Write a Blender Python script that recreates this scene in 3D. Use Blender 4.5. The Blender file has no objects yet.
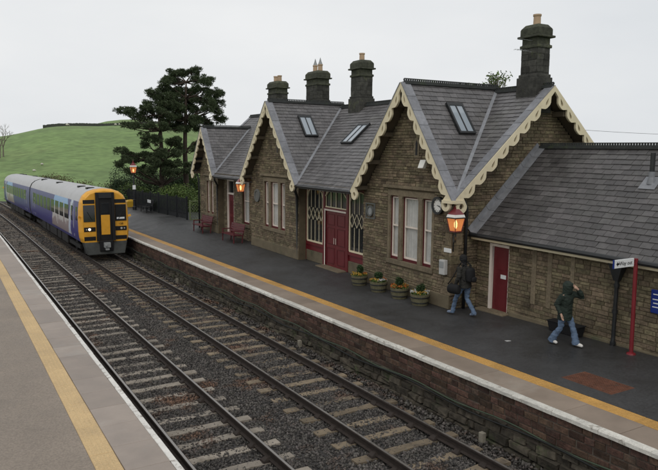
import bpy, bmesh, math, random
import numpy as np
from mathutils import Vector, Matrix
random.seed(7); rng = np.random.default_rng(7)
R_ = math.radians
scene = bpy.context.scene
COL = scene.collection

# ------------------------------------------------------------------ camera, sky, sun, exposure
cam_d = bpy.data.cameras.new('camera'); cam = bpy.data.objects.new('camera', cam_d); COL.objects.link(cam)
cam.location = (0, 0, 5.45)
cam.rotation_euler = (R_(90 - 6.532), 0, -R_(30.446))
cam_d.sensor_width = 36.0; cam_d.lens = 36.0 * 655 / 658
cam_d.clip_start = 0.1; cam_d.clip_end = 6000
scene.camera = cam
scene.render.resolution_x = 1024; scene.render.resolution_y = 731
scene.view_settings.view_transform = 'Standard'; scene.view_settings.look = 'None'
scene.view_settings.exposure = 0.0; scene.view_settings.gamma = 1.0
scene.view_settings.use_curve_mapping = False

SUN_EL, SUN_AZ = R_(48), R_(215)      # soft light from behind the footbridge
world = bpy.data.worlds.new('World'); scene.world = world; world.use_nodes = True
nt = world.node_tree; nt.nodes.clear()
wo = nt.nodes.new('ShaderNodeOutputWorld'); bg = nt.nodes.new('ShaderNodeBackground')
sky = nt.nodes.new('ShaderNodeTexSky'); sky.sky_type = 'NISHITA'; sky.sun_disc = False
sky.sun_elevation = SUN_EL; sky.sun_rotation = SUN_AZ; sky.air_density = 1.0; sky.dust_density = 4.0
hs = nt.nodes.new('ShaderNodeHueSaturation'); hs.inputs['Saturation'].default_value = 0.12
tc = nt.nodes.new('ShaderNodeTexCoord'); nz = nt.nodes.new('ShaderNodeTexNoise')
nz.inputs['Scale'].default_value = 1.7; nz.inputs['Detail'].default_value = 5
mp = nt.nodes.new('ShaderNodeMapping'); mp.inputs['Scale'].default_value = (1, 1, 3.0)
cr = nt.nodes.new('ShaderNodeValToRGB')
cr.color_ramp.elements[0].position = 0.3; cr.color_ramp.elements[0].color = (7.3, 7.6, 7.9, 1)
cr.color_ramp.elements[1].position = 0.75; cr.color_ramp.elements[1].color = (8.9, 9.0, 9.05, 1)
mx = nt.nodes.new('ShaderNodeMix'); mx.data_type = 'RGBA'; mx.inputs['Factor'].default_value = 0.95
nt.links.new(tc.outputs['Generated'], mp.inputs['Vector']); nt.links.new(mp.outputs['Vector'], nz.inputs['Vector'])
nt.links.new(nz.outputs['Fac'], cr.inputs['Fac'])
nt.links.new(sky.outputs['Color'], hs.inputs['Color'])
nt.links.new(hs.outputs['Color'], mx.inputs['A']); nt.links.new(cr.outputs['Color'], mx.inputs['B'])
nt.links.new(mx.outputs['Result'], bg.inputs['Color']); bg.inputs['Strength'].default_value = 0.1
nt.links.new(bg.outputs['Background'], wo.inputs['Surface'])

sun_d = bpy.data.lights.new('sun', 'SUN'); sun_d.energy = 0.8; sun_d.angle = R_(25); sun_d.color = (1.0, 0.95, 0.87)
sun = bpy.data.objects.new('sun', sun_d); COL.objects.link(sun)
sun.rotation_euler = (R_(90) - SUN_EL, 0, R_(180) - SUN_AZ); sun.location = (-20, -30, 40)

# ------------------------------------------------------------------ materials
MATS = {}
def M(name, base, var=0.2, rough=0.8, nscale=3.0, bump=0.25, bscale=30, island=0.0, spec=0.3, c2=None, amt=0.0,
      c2scale=1.2, metal=0.0, rvar=0.1, emit=None, estr=0.0, hue=0.0, gap=0.12, speck=0.0, sscale=45.0, alpha=1.0):
    if name in MATS: return MATS[name]
    m = bpy.data.materials.new(name); m.use_nodes = True; t = m.node_tree; N = t.nodes; L = t.links
    b = N['Principled BSDF']
    b.inputs['Metallic'].default_value = metal
    b.inputs['Specular IOR Level'].default_value = spec
    geo = N.new('ShaderNodeNewGeometry')
    n1 = N.new('ShaderNodeTexNoise'); n1.inputs['Scale'].default_value = nscale; n1.inputs['Detail'].default_value = 6; n1.inputs['Roughness'].default_value = 0.65
    L.new(geo.outputs['Position'], n1.inputs['Vector'])
    mr = N.new('ShaderNodeMapRange'); mr.inputs['From Min'].default_value = 0.28; mr.inputs['From Max'].default_value = 0.72
    mr.inputs['To Min'].default_value = 1 - var; mr.inputs['To Max'].default_value = 1 + var
    L.new(n1.outputs['Fac'], mr.inputs['Value'])
    val = mr.outputs['Result']
    if island > 0:
        oi = N.new('ShaderNodeObjectInfo')
        ad = N.new('ShaderNodeMath'); ad.operation = 'ADD'; L.new(geo.outputs['Random Per Island'], ad.inputs[0]); L.new(oi.outputs['Random'], ad.inputs[1])
        fr = N.new('ShaderNodeMath'); fr.operation = 'FRACT'; L.new(ad.outputs[0], fr.inputs[0])
        m2 = N.new('ShaderNodeMapRange'); m2.inputs['To Min'].default_value = 1 - island; m2.inputs['To Max'].default_value = 1 + island
        L.new(fr.outputs[0], m2.inputs['Value'])
        mu = N.new('ShaderNodeMath'); mu.operation = 'MULTIPLY'; L.new(val, mu.inputs[0]); L.new(m2.outputs['Result'], mu.inputs[1]); val = mu.outputs[0]
    if speck > 0:
        n5 = N.new('ShaderNodeTexNoise'); n5.inputs['Scale'].default_value = sscale; n5.inputs['Detail'].default_value = 3; L.new(geo.outputs['Position'], n5.inputs['Vector'])
        m5 = N.new('ShaderNodeMapRange'); m5.inputs['From Min'].default_value = 0.3; m5.inputs['From Max'].default_value = 0.7; m5.inputs['To Min'].default_value = 1 - speck; m5.inputs['To Max'].default_value = 1 + speck
        L.new(n5.outputs['Fac'], m5.inputs['Value'])
        mu5 = N.new('ShaderNodeMath'); mu5.operation = 'MULTIPLY'; L.new(val, mu5.inputs[0]); L.new(m5.outputs['Result'], mu5.inputs[1]); val = mu5.outputs[0]
    b.inputs['Alpha'].default_value = alpha
    col = N.new('ShaderNodeRGB'); col.outputs[0].default_value = (*base, 1); cout = col.outputs[0]
    if hue > 0 and island > 0:
        f2 = N.new('ShaderNodeMath'); f2.operation = 'MULTIPLY'; f2.inputs[1].default_value = 7.31; L.new(fr.outputs[0], f2.inputs[0])
        f3 = N.new('ShaderNodeMath'); f3.operation = 'FRACT'; L.new(f2.outputs[0], f3.inputs[0])
        m3 = N.new('ShaderNodeMapRange'); m3.inputs['To Min'].default_value = 0.5 - hue; m3.inputs['To Max'].default_value = 0.5 + hue
        L.new(f3.outputs[0], m3.inputs['Value'])
        h = N.new('ShaderNodeHueSaturation'); L.new(m3.outputs['Result'], h.inputs['Hue']); L.new(cout, h.inputs['Color']); cout = h.outputs['Color']
    if c2 is not None:
        n2 = N.new('ShaderNodeTexNoise'); n2.inputs['Scale'].default_value = c2scale; n2.inputs['Detail'].default_value = 7; n2.inputs['Roughness'].default_value = 0.7
        of = N.new('ShaderNodeVectorMath'); of.operation = 'ADD'; of.inputs[1].default_value = (13.7, 4.1, 7.7)
        L.new(geo.outputs['Position'], of.inputs[0]); L.new(of.outputs[0], n2.inputs['Vector'])
        r2 = N.new('ShaderNodeMapRange'); lo = 0.68 - 0.36 * amt
        r2.inputs['From Min'].default_value = lo; r2.inputs['From Max'].default_value = lo + gap; L.new(n2.outputs['Fac'], r2.inputs['Value'])
        x = N.new('ShaderNodeMix'); x.data_type = 'RGBA'; L.new(r2.outputs['Result'], x.inputs['Factor']); L.new(cout, x.inputs['A']); x.inputs['B'].default_value = (*c2, 1)
        cout = x.outputs['Result']
    vm = N.new('ShaderNodeVectorMath'); vm.operation = 'SCALE'; L.new(cout, vm.inputs[0]); L.new(val, vm.inputs['Scale'])
    L.new(vm.outputs[0], b.inputs['Base Color'])
    rr = N.new('ShaderNodeMapRange'); rr.inputs['From Min'].default_value = 0.3; rr.inputs['From Max'].default_value = 0.7
    rr.inputs['To Min'].default_value = max(0.02, rough - rvar); rr.inputs['To Max'].default_value = min(1, rough + rvar)
    L.new(n1.outputs['Fac'], rr.inputs['Value']); L.new(rr.outputs['Result'], b.inputs['Roughness'])
    if bump > 0:
        n3 = N.new('ShaderNodeTexNoise'); n3.inputs['Scale'].default_value = bscale; n3.inputs['Detail'].default_value = 4
        L.new(geo.outputs['Position'], n3.inputs['Vector'])
        bp = N.new('ShaderNodeBump'); bp.inputs['Strength'].default_value = bump; bp.inputs['Distance'].default_value = 0.02
        L.new(n3.outputs['Fac'], bp.inputs['Height']); L.new(bp.outputs['Normal'], b.inputs['Normal'])
    if emit:
        b.inputs['Emission Color'].default_value = (*emit, 1); b.inputs['Emission Strength'].default_value = estr
    MATS[name] = m; return m

M('stone', (0.148, 0.118, 0.076), 0.38, 0.9, 2.0, 0.6, 28, island=0.32, hue=0.018, c2=(0.07, 0.056, 0.038), amt=0.36, c2scale=0.9, gap=0.2, speck=0.3, sscale=14)
M('mortar', (0.095, 0.074, 0.047), 0.25, 0.95, 3, 0.4, 40)
M('dressed_stone', (0.168, 0.135, 0.09), 0.3, 0.85, 2.5, 0.3, 50, island=0.12, c2=(0.09, 0.082, 0.06), amt=0.35, gap=0.25, speck=0.15, sscale=20)
M('plinth_stone', (0.14, 0.115, 0.075), 0.3, 0.9, 2, 0.4, 40, island=0.15, c2=(0.08, 0.085, 0.05), amt=0.35)
M('slate', (0.112, 0.106, 0.107), 0.25, 0.44, 1.6, 0.15, 60, island=0.2, hue=0.03, spec=0.45, c2=(0.085, 0.083, 0.068), amt=0.34, c2scale=0.6, gap=0.3, speck=0.12, sscale=9)
M('slate_annex', (0.076, 0.071, 0.070), 0.28, 0.46, 1.0, 0.15, 60, island=0.24, hue=0.03, spec=0.45, c2=(0.05, 0.045, 0.038), amt=0.38, c2scale=0.5, gap=0.3, speck=0.15, sscale=9)
M('verge_slate', (0.195, 0.198, 0.215), 0.2, 0.5, 1.5, 0.15, 60, island=0.14, spec=0.4, c2=(0.13, 0.13, 0.125), amt=0.25, c2scale=1.5, gap=0.3, speck=0.15, sscale=8)
M('lead', (0.19, 0.195, 0.21), 0.3, 0.5, 3, 0.1, 30, spec=0.5)
M('underlay', (0.03, 0.029, 0.03), 0.2, 0.9)
M('crest', (0.04, 0.043, 0.042), 0.3, 0.7, 4, 0.2, 40, c2=(0.06, 0.075, 0.045), amt=0.3)
M('cream', (0.66, 0.58, 0.41), 0.08, 0.5, 3, 0.06, 40, c2=(0.44, 0.38, 0.26), amt=0.32, c2scale=2.5, gap=0.3)
M('cream_frame', (0.68, 0.60, 0.53), 0.08, 0.5, 4, 0.05, 40)
M('white_paint', (0.72, 0.70, 0.66), 0.06, 0.45, 4, 0.05, 40)
M('red_paint', (0.118, 0.010, 0.014), 0.15, 0.42, 3, 0.05, 30, spec=0.5)
M('dark_red_timber', (0.085, 0.011, 0.014), 0.2, 0.45, 4, 0.1, 30)
M('bench_red', (0.095, 0.02, 0.024), 0.2, 0.5, 4, 0.1, 30)
M('train_glass', (0.016, 0.017, 0.019), 0.2, 0.12, 2, 0.0, spec=0.22, rvar=0.02)
M('maroon', (0.16, 0.02, 0.025), 0.15, 0.35, 4, 0.03, 30, spec=0.5)
M('black_iron', (0.014, 0.015, 0.016), 0.25, 0.42, 5, 0.08, 40, spec=0.5)
M('dark_timber', (0.10, 0.08, 0.055), 0.2, 0.8)
M('chimney_stone', (0.046, 0.045, 0.04), 0.4, 0.9, 2.2, 0.6, 30, island=0.35, c2=(0.08, 0.085, 0.05), amt=0.32, c2scale=1.5, speck=0.3, sscale=9)
M('chimney_cap', (0.055, 0.058, 0.042), 0.4, 0.9, 2.2, 0.6, 30, c2=(0.095, 0.10, 0.055), amt=0.42, c2scale=2.2, gap=0.25, speck=0.3, sscale=9)
M('pot', (0.42, 0.30, 0.20), 0.15, 0.8, 4, 0.1, 30, island=0.15)
M('glass_dark', (0.018, 0.02, 0.022), 0.2, 0.06, 2, 0.0, spec=0.6, rvar=0.02)
M('glass_pale', (0.44, 0.45, 0.45), 0.22, 0.12, 1.6, 0.0, spec=0.6, rvar=0.02)
M('glass_clear', (0.04, 0.045, 0.05), 0.2, 0.05, 2, 0.0, spec=0.6, rvar=0.02, alpha=0.16)
M('blind', (0.80, 0.79, 0.75), 0.14, 0.8, 3, 0.0)
M('skylight_glass', (0.30, 0.34, 0.38), 0.1, 0.06, 1.0, 0.0, spec=0.8, rvar=0.02)
M('asphalt_dark', (0.044, 0.044, 0.0445), 0.32, 0.46, 0.55, 0.5, 160, spec=0.36, speck=0.28, sscale=22, rvar=0.2, c2=(0.034, 0.034, 0.035), amt=0.45, c2scale=0.3, gap=0.25)
M('asphalt_pale', (0.25, 0.208, 0.17), 0.16, 0.66, 0.8, 0.5, 170, spec=0.3, speck=0.2, sscale=34, c2=(0.20, 0.165, 0.132), amt=0.4, c2scale=0.5, gap=0.3)
M('platform_fill', (0.09, 0.08, 0.07), 0.2, 0.9)
M('tactile_pale', (0.53, 0.38, 0.20), 0.12, 0.7, 1.2, 0.15, 80, island=0.07, c2=(0.42, 0.31, 0.18), amt=0.4, c2scale=0.9, gap=0.3, speck=0.12)
M('tactile_strong', (0.42, 0.235, 0.065), 0.22, 0.6, 1.2, 0.15, 80, island=0.08, c2=(0.27, 0.185, 0.10), amt=0.42, c2scale=0.5, gap=0.25, speck=0.15)
M('coping_left', (0.29, 0.245, 0.212), 0.15, 0.65, 1.5, 0.12, 90, island=0.1, c2=(0.33, 0.315, 0.29), amt=0.35, c2scale=0.5, gap=0.3)
M('paving_right', (0.225, 0.178, 0.14), 0.16, 0.6, 1.5, 0.12, 90, island=0.1, c2=(0.30, 0.27, 0.23), amt=0.3, c2scale=0.45, gap=0.3)
M('white_edge', (0.56, 0.54, 0.49), 0.18, 0.6, 5, 0.35, 60, island=0.1, c2=(0.20, 0.175, 0.14), amt=0.34, c2scale=6.0, speck=0.12)
M('white_worn', (0.66, 0.64, 0.60), 0.1, 0.6, 5, 0.15, 60, island=0.06, c2=(0.27, 0.235, 0.205), amt=0.42, c2scale=7.0)
M('brick', (0.070, 0.041, 0.029), 0.4, 0.85, 5, 0.6, 40, island=0.45, hue=0.015, c2=(0.045, 0.04, 0.032), amt=0.42, c2scale=1.6, gap=0.2, speck=0.3, sscale=18)
M('brick_mortar', (0.10, 0.082, 0.066), 0.35, 0.95, 4, 0.4, 40, c2=(0.16, 0.14, 0.12), amt=0.2, c2scale=2)
M('footing', (0.062, 0.053, 0.040), 0.45, 0.9, 3, 0.9, 14, island=0.4, c2=(0.042, 0.05, 0.024), amt=0.42, c2scale=1.6, speck=0.35, sscale=10)
M('concrete_marker', (0.22, 0.20, 0.16), 0.2, 0.9, 8, 0.3, 40)
M('ballast_bed', (0.045, 0.043, 0.042), 0.4, 0.95, 6, 0.9, 45)
M('ballast', (0.074, 0.067, 0.061), 0.3, 0.8, 1.0, 0.2, 60, island=0.7, hue=0.03, c2=(0.115, 0.068, 0.046), amt=0.40, c2scale=0.55, gap=0.1)
M('sleeper', (0.24, 0.21, 0.175), 0.25, 0.9, 3, 0.5, 50, island=0.22, c2=(0.14, 0.118, 0.092), amt=0.35, c2scale=3)
M('sleeper_brown', (0.175, 0.138, 0.095), 0.3, 0.9, 3, 0.5, 50, island=0.25, c2=(0.085, 0.07, 0.055), amt=0.35, c2scale=3)
M('rail_rust', (0.032, 0.024, 0.02), 0.3, 0.8, 8, 0.3, 60)
M('rail_top', (0.30, 0.28, 0.26), 0.1, 0.32, 4, 0.05, 60, metal=0.8)
M('rust_plate', (0.12, 0.05, 0.03), 0.35, 0.85, 6, 0.5, 60, c2=(0.07, 0.05, 0.04), amt=0.3, c2scale=5)
M('grass_hill', (0.15, 0.225, 0.078), 0.25, 0.95, 0.06, 0.0, c2=(0.155, 0.195, 0.078), amt=0.5, c2scale=0.03, gap=0.25, speck=0.24, sscale=0.5)
M('earth', (0.07, 0.075, 0.035), 0.3, 0.95, 1.0, 0.3, 10)
M('drystone', (0.055, 0.06, 0.05), 0.3, 0.95, 2, 0.5, 6)
M('pine_needles', (0.066, 0.09, 0.043), 0.35, 0.7, 0.9, 0.0, island=0.4, hue=0.02)
M('bark', (0.06, 0.045, 0.035), 0.3, 0.95, 4, 0.6, 20)
M('bush_leaves', (0.075, 0.115, 0.028), 0.3, 0.7, 0.7, 0.0, island=0.45, hue=0.02)
M('dark_leaves', (0.03, 0.052, 0.02), 0.3, 0.7, 0.7, 0.0, island=0.4, hue=0.02)
M('scrub', (0.105, 0.095, 0.045), 0.3, 0.9, 0.7, 0.0, island=0.4, hue=0.03)
M('bare_twig', (0.17, 0.15, 0.12), 0.2, 0.9)
M('topiary', (0.028, 0.055, 0.018), 0.3, 0.7, 6, 0.0, island=0.45)
M('flower_yellow', (0.42, 0.27, 0.05), 0.2, 0.7, 20, 0.0, island=0.2)
M('flower_orange', (0.36, 0.12, 0.025), 0.2, 0.7, 20, 0.0, island=0.2)
M('flower_white', (0.5, 0.5, 0.48), 0.1, 0.7, 20, 0.0, island=0.1)
M('barrel_wood', (0.115, 0.105, 0.062), 0.3, 0.85, 8, 0.3, 40)
M('soil', (0.02, 0.016, 0.012), 0.2, 0.95)
M('train_grey', (0.40, 0.40, 0.405), 0.14, 0.5, 1.2, 0.05, 30, c2=(0.25, 0.24, 0.23), amt=0.35, c2scale=1.0, gap=0.3)
M('train_yellow', (0.68, 0.33, 0.025), 0.12, 0.42, 2, 0.05, 30, spec=0.5, c2=(0.36, 0.17, 0.03), amt=0.3, c2scale=2.5, gap=0.3)
M('train_black', (0.012, 0.012, 0.013), 0.2, 0.4, 3, 0.03)
M('train_skirt', (0.055, 0.058, 0.055), 0.35, 0.7, 3, 0.1, c2=(0.035, 0.028, 0.022), amt=0.4, c2scale=3, gap=0.3)
M('underframe', (0.02, 0.019, 0.018), 0.3, 0.85, 4, 0.3)
M('headlight', (0.8, 0.75, 0.6), 0.0, 0.3, 2, 0, emit=(1.0, 0.86, 0.62), estr=6.0)
M('lamp_off', (0.4, 0.4, 0.38), 0.0, 0.2, 2, 0)
M('lamp_glow', (0.35, 0.16, 0.07), 0.2, 0.3, 5, 0, emit=(1.0, 0.33, 0.09), estr=0.42, alpha=0.72)
M('lamp_core', (0.9, 0.7, 0.4), 0, 0.4, 2, 0, emit=(1.0, 0.62, 0.25), estr=5.0)
M('skin', (0.42, 0.27, 0.20), 0.1, 0.6, 8, 0)
M('jacket_dark', (0.026, 0.025, 0.022), 0.4, 0.85, 8, 0.9, 16)
M('coat_green', (0.017, 0.026, 0.02), 0.4, 0.75, 8, 0.9, 16)
M('denim', (0.10, 0.145, 0.22), 0.25, 0.85, 5, 0.25, 60, c2=(0.15, 0.21, 0.31), amt=0.35, c2scale=5, gap=0.3)
M('shoe_white', (0.6, 0.58, 0.55), 0.1, 0.6, 5, 0)
M('shoe_blue', (0.16, 0.2, 0.27), 0.2, 0.6, 5, 0)
M('black_fabric', (0.009, 0.009, 0.01), 0.3, 0.8, 8, 0.3, 30)
M('sign_white', (0.70, 0.71, 0.71), 0.04, 0.4, 3, 0)
M('sign_black', (0.015, 0.015, 0.016), 0, 0.5, 3, 0)
M('sign_blue', (0.012, 0.03, 0.19), 0.08, 0.4, 3, 0)
M('pole_red', (0.17, 0.012, 0.018), 0.15, 0.4, 4, 0.03, spec=0.5)
M('grey_metal', (0.26, 0.27, 0.27), 0.1, 0.5, 4, 0.03)
M('pale_box', (0.42, 0.42, 0.41), 0.08, 0.5, 5, 0.03)
M('fence_black', (0.013, 0.015, 0.017), 0.3, 0.7, 3, 0.2)
M('lattice_green', (0.14, 0.17, 0.085), 0.2, 0.8, 3, 0.2)
M('grit_yellow', (0.55, 0.33, 0.03), 0.15, 0.5)
M('wool', (0.55, 0.52, 0.46), 0.1, 0.95, 5, 0)
M('cable_green', (0.05, 0.07, 0.045), 0.2, 0.6, 5, 0)
M('cable_black', (0.014, 0.015, 0.014), 0.2, 0.6, 5, 0)
M('roundel', (0.11, 0.115, 0.11), 0.2, 0.7, 5, 0.1)

# ------------------------------------------------------------------ mesh builder and object helpers
PIV = {}
class MB:
    def __init__(s): s.v = []; s.f = []
    def add(s, vs, fs):
        o = len(s.v); s.v.extend([tuple(p) for p in vs]); s.f.extend([tuple(i + o for i in f) for f in fs]); return s
    def box(s, x0, x1, y0, y1, z0, z1):
        if x0 > x1: x0, x1 = x1, x0
        if y0 > y1: y0, y1 = y1, y0
        return s.add([(x0,y0,z0),(x1,y0,z0),(x1,y1,z0),(x0,y1,z0),(x0,y0,z1),(x1,y0,z1),(x1,y1,z1),(x0,y1,z1)],
              [(0,3,2,1),(4,5,6,7),(0,1,5,4),(1,2,6,5),(2,3,7,6),(3,0,4,7)])
    def hexa(s, lo, hi):   # two matching quads (lists of 4 points)
        return s.add(list(lo) + list(hi), [(0,3,2,1),(4,5,6,7),(0,1,5,4),(1,2,6,5),(2,3,7,6),(3,0,4,7)])
    def bar(s, a, b, w, t, up=(0,0,1)):    # rectangular bar from a to b, width w along side, t along up
        a = Vector(a); b = Vector(b); d = (b - a).normalized(); u = Vector(up)
        sd = d.cross(u)
        if sd.length < 1e-4: sd = d.cross(Vector((1,0,0)))
        sd.normalize(); u = sd.cross(d).normalized()
        q = lambda p: [p - sd*w/2 - u*t/2, p + sd*w/2 - u*t/2, p + sd*w/2 + u*t/2, p - sd*w/2 + u*t/2]
        return s.add(q(a) + q(b), [(0,1,2,3),(7,6,5,4),(0,4,5,1),(1,5,6,2),(2,6,7,3),(3,7,4,0)])
    def tube(s, pts, r, seg=8, caps=True):
        pts = [Vector(p) for p in pts]; n = len(pts); rs = r if isinstance(r, (list, tuple)) else [r]*n
        vs = []; ref = None
        for i, p in enumerate(pts):
            d = (pts[min(i+1,n-1)] - pts[max(i-1,0)]).normalized()
            if ref is None:
                ref = Vector((0,0,1)) if abs(d.z) < 0.9 else Vector((1,0,0))
            a = d.cross(ref).normalized(); b = d.cross(a).normalized(); ref = -b if False else ref
            for k in range(seg):
                t = 2*math.pi*k/seg; vs.append(p + (a*math.cos(t) + b*math.sin(t))*rs[i])
        fs = []
        for i in range(n-1):
            for k in range(seg):
                k2 = (k+1) % seg; fs.append((i*seg+k, i*seg+k2, (i+1)*seg+k2, (i+1)*seg+k))
        if caps: fs.append(tuple(range(seg-1,-1,-1))); fs.append(tuple((n-1)*seg+k for k in range(seg)))
        return s.add(vs, fs)
    def lathe(s, prof, c=(0,0,0), seg=16, sx=1, sy=1, rot=0, flute=0):
        vs = []; fs = []; n = len(prof)
        for r, z in prof:
            for k in range(seg):
                t = 2*math.pi*k/seg + rot; rr = r * (1 - (flute if k % 2 else 0))
                vs.append((c[0] + rr*math.cos(t)*sx, c[1] + rr*math.sin(t)*sy, c[2] + z))
        for i in range(n-1):
            for k in range(seg):
                k2 = (k+1) % seg; fs.append((i*seg+k, i*seg+k2, (i+1)*seg+k2, (i+1)*seg+k))
        fs.append(tuple(range(seg-1,-1,-1))); fs.append(tuple((n-1)*seg+k for k in range(seg)))
        return s.add(vs, fs)
    def prism(s, poly, d):     # closed polygon (3D points) swept by d
        n = len(poly); d = Vector(d); a = [Vector(p) for p in poly]
        return s.add(a + [p + d for p in a], [tuple(range(n-1,-1,-1)), tuple(range(n, 2*n))] + [(i, (i+1) % n, n+(i+1) % n, n+i) for i in range(n)])
    def mesh(s, name, off=(0,0,0)):
        me = bpy.data.meshes.new(name)
        me.from_pydata([(p[0]-off[0], p[1]-off[1], p[2]-off[2]) for p in s.v], [], s.f); me.update()
        bm = bmesh.new(); bm.from_mesh(me)
        if len(bm.faces) < 60000: bmesh.ops.recalc_face_normals(bm, faces=bm.faces)
        bm.to_mesh(me); bm.free(); return me
    def build(s, name, mat, parent=None, smooth=False, off=None, bevel=0):
        p = off if off is not None else (PIV.get(parent.name, (0,0,0)) if parent else (0,0,0))
        me = s.mesh(name, p); o = link(name, me, mat, parent)
        if smooth:
            for q in me.polygons: q.use_smooth = True
        if bevel:
            bv = o.modifiers.new('bevel', 'BEVEL'); bv.width = bevel; bv.segments = 2; bv.limit_method = 'ANGLE'
        return o
def link(name, me, mat, parent=None):
    o = bpy.data.objects.new(name, me); COL.objects.link(o)
    if mat and me and not me.materials: me.materials.append(MATS[mat] if isinstance(mat, str) else mat)
    if parent: o.parent = parent; PIV[o.name] = PIV.get(parent.name, (0,0,0))
    return o
def tag(o, label, cat, group=None):
    o['label'] = label; o['category'] = cat
    if group: o['group'] = group
    return o
def thing(name, label, cat, loc=(0,0,0), rz=0, group=None, piv=None):
    o = bpy.data.objects.new(name, None); COL.objects.link(o); o.empty_display_size = 0.2
    o.location = loc; o.rotation_euler = (0, 0, rz); PIV[o.name] = piv or (0,0,0)
    return tag(o, label, cat, group)
def struct(o): o['kind'] = 'structure'; return o
def stuff(o): o['kind'] = 'stuff'; return o
def copy_tree(o, parent=None):
    c = o.copy(); COL.objects.link(c); c.parent = parent
    for ch in list(o.children): copy_tree(ch, c)
    return c
def set_shade(o):
    for q in o.data.polygons: q.use_smooth = True
def text_mesh(body, size, name):
    cu = bpy.data.curves.new(name, 'FONT'); cu.body = body; cu.size = size; cu.extrude = 0.002; cu.align_x = 'CENTER'; cu.align_y = 'CENTER'
    to = bpy.data.objects.new(name, cu); COL.objects.link(to)
    me = bpy.data.meshes.new_from_object(to.evaluated_get(bpy.context.evaluated_depsgraph_get())); bpy.data.objects.remove(to); bpy.data.curves.remove(cu)
    me.name = name; me.materials.clear(); return me

# ------------------------------------------------------------------ layout constants (metres; rail tops at z = 0, platforms at z = 0.9)
PZ = 0.9
LE, RE = 2.84, 9.37                    # the two platform edges
T1, T2 = 4.305, 7.635                  # track centres
def bend(y): return -0.00022 * max(0.0, y - 40) ** 2     # the line curves off gently beyond the station
def plat(x, y):                        # the far part of the right platform rises gently towards the house
    t = max(0.0, min(1.0, (x - 10.6)/2.4)); return 0.9 + 0.017*max(0.0, min(y, 46) - 15.1)*t*t*(3 - 2*t)
def smooth(a, b, x):
    t = max(0.0, min(1.0, (x - a) / (b - a))); return t*t*(3 - 2*t)

# ------------------------------------------------------------------ terrain
def hill(x, y):
    az = math.degrees(math.atan2(x, max(y, 1.0))); d = math.hypot(x, y)
    z = -0.6
    if y > 20:
        c = 7.0 + 4.2 * smooth(2, 8, az) + 1.6*smooth(7, 14, az) - 15.0 * smooth(17, 36, az) + 0.4*math.sin(az*0.9)
        z += (c + 6.2) * smooth(85, 262, d) * smooth(-14, 3, az) 
        z -= 7.0 * smooth(262, 330, d)
        z += 21.0 * smooth(300, 470, d) * smooth(4, 13, az) * (1 - smooth(14, 24, az))
    z += 1.45 * smooth(14.5, 15.5, x) * (1 - smooth(60, 90, y)) * (1 if y < 90 else 0) if x > 14 else 0
    return z
xs = list(np.arange(-260, 14, 8)) + list(np.arange(14, 40, 3)) + list(np.arange(40, 600, 9))
ys = list(np.arange(-120, 40, 10)) + list(np.arange(40, 520, 6)) + [560, 700, 1000, 1600, 2600]
xs = [-2600, -1200, -600] + xs + [700, 1000, 1600, 2600]
V = [(x, y, hill(x, y)) for y in ys for x in xs]; nx = len(xs)
F = [(j*nx+i, j*nx+i+1, (j+1)*nx+i+1, (j+1)*nx+i) for j in range(len(ys)-1) for i in range(nx-1)]
tm = bpy.data.meshes.new('ground'); tm.from_pydata(V, [], F); tm.update()
ground = struct(link('ground', tm, 'grass_hill')); set_shade(ground)
# ------------------------------------------------------------------ ballast bed and stones
def strip(profile, ylist, name, mat):
    m = MB(); n = len(profile)
    vs = [(x + bend(y), y, z) for y in ylist for x, z in profile]
    fs = [(j*n+i, j*n+i+1, (j+1)*n+i+1, (j+1)*n+i) for j in range(len(ylist)-1) for i in range(n-1)]
    m.add(vs, fs); return m.build(name, mat)
YL = [-12] + list(range(0, 60, 6)) + list(range(60, 200, 5))
struct(strip([(2.2,-0.7),(2.9,-0.34),(3.1,-0.25),(4.3,-0.225),(5.4,-0.235),(5.95,-0.27),(6.5,-0.235),(7.6,-0.225),(8.8,-0.25),(9.2,-0.33),(9.5,-0.42),(10.0,-0.7)], YL, 'ballast_bed', 'ballast_bed'))
def bed_z(x): return np.interp(x, [2.9,3.1,4.3,5.4,5.95,6.5,7.6,8.8,9.2,9.5], [-.34,-.25,-.225,-.235,-.27,-.235,-.225,-.25,-.33,-.42])
def rocks(n, x0, x1, y0, y1, smin, smax, zjit=0.02):
    x = rng.uniform(x0, x1, n); y = rng.uniform(y0, y1, n)
    z = bed_z(x) + rng.uniform(-0.01, zjit, n)
    x = x + np.array([bend(v) for v in y])
    s = rng.uniform(smin, smax, n)
    base = np.array([(1,0,0),(0,1,0),(-1,0,0),(0,-1,0),(0,0,.8),(0,0,-.8)], float)
    P = base[None] * s[:, None, None] * rng.uniform(0.65, 1.35, (n, 6, 1)) + rng.normal(0, 0.22, (n, 6, 3)) * s[:, None, None]
    a = rng.uniform(0, 6.283, n); ca, sa = np.cos(a), np.sin(a); t = rng.uniform(-0.7, 0.7, n); ct, st = np.cos(t), np.sin(t)
    X = P[..., 0]*ca[:,None] - P[..., 1]*sa[:,None]; Y = P[..., 0]*sa[:,None] + P[..., 1]*ca[:,None]; Z = P[..., 2]
    Y2 = Y*ct[:,None] - Z*st[:,None]; Z2 = Y*st[:,None] + Z*ct[:,None]
    V = np.stack([X + x[:,None], Y2 + y[:,None], Z2 + z[:,None]], -1).reshape(-1, 3)
    f = np.array([(0,1,4),(1,2,4),(2,3,4),(3,0,4),(1,0,5),(2,1,5),(3,2,5),(0,3,5)])
    return V, (f[None] + 6*np.arange(n)[:, None, None]).reshape(-1, 3)
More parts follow.
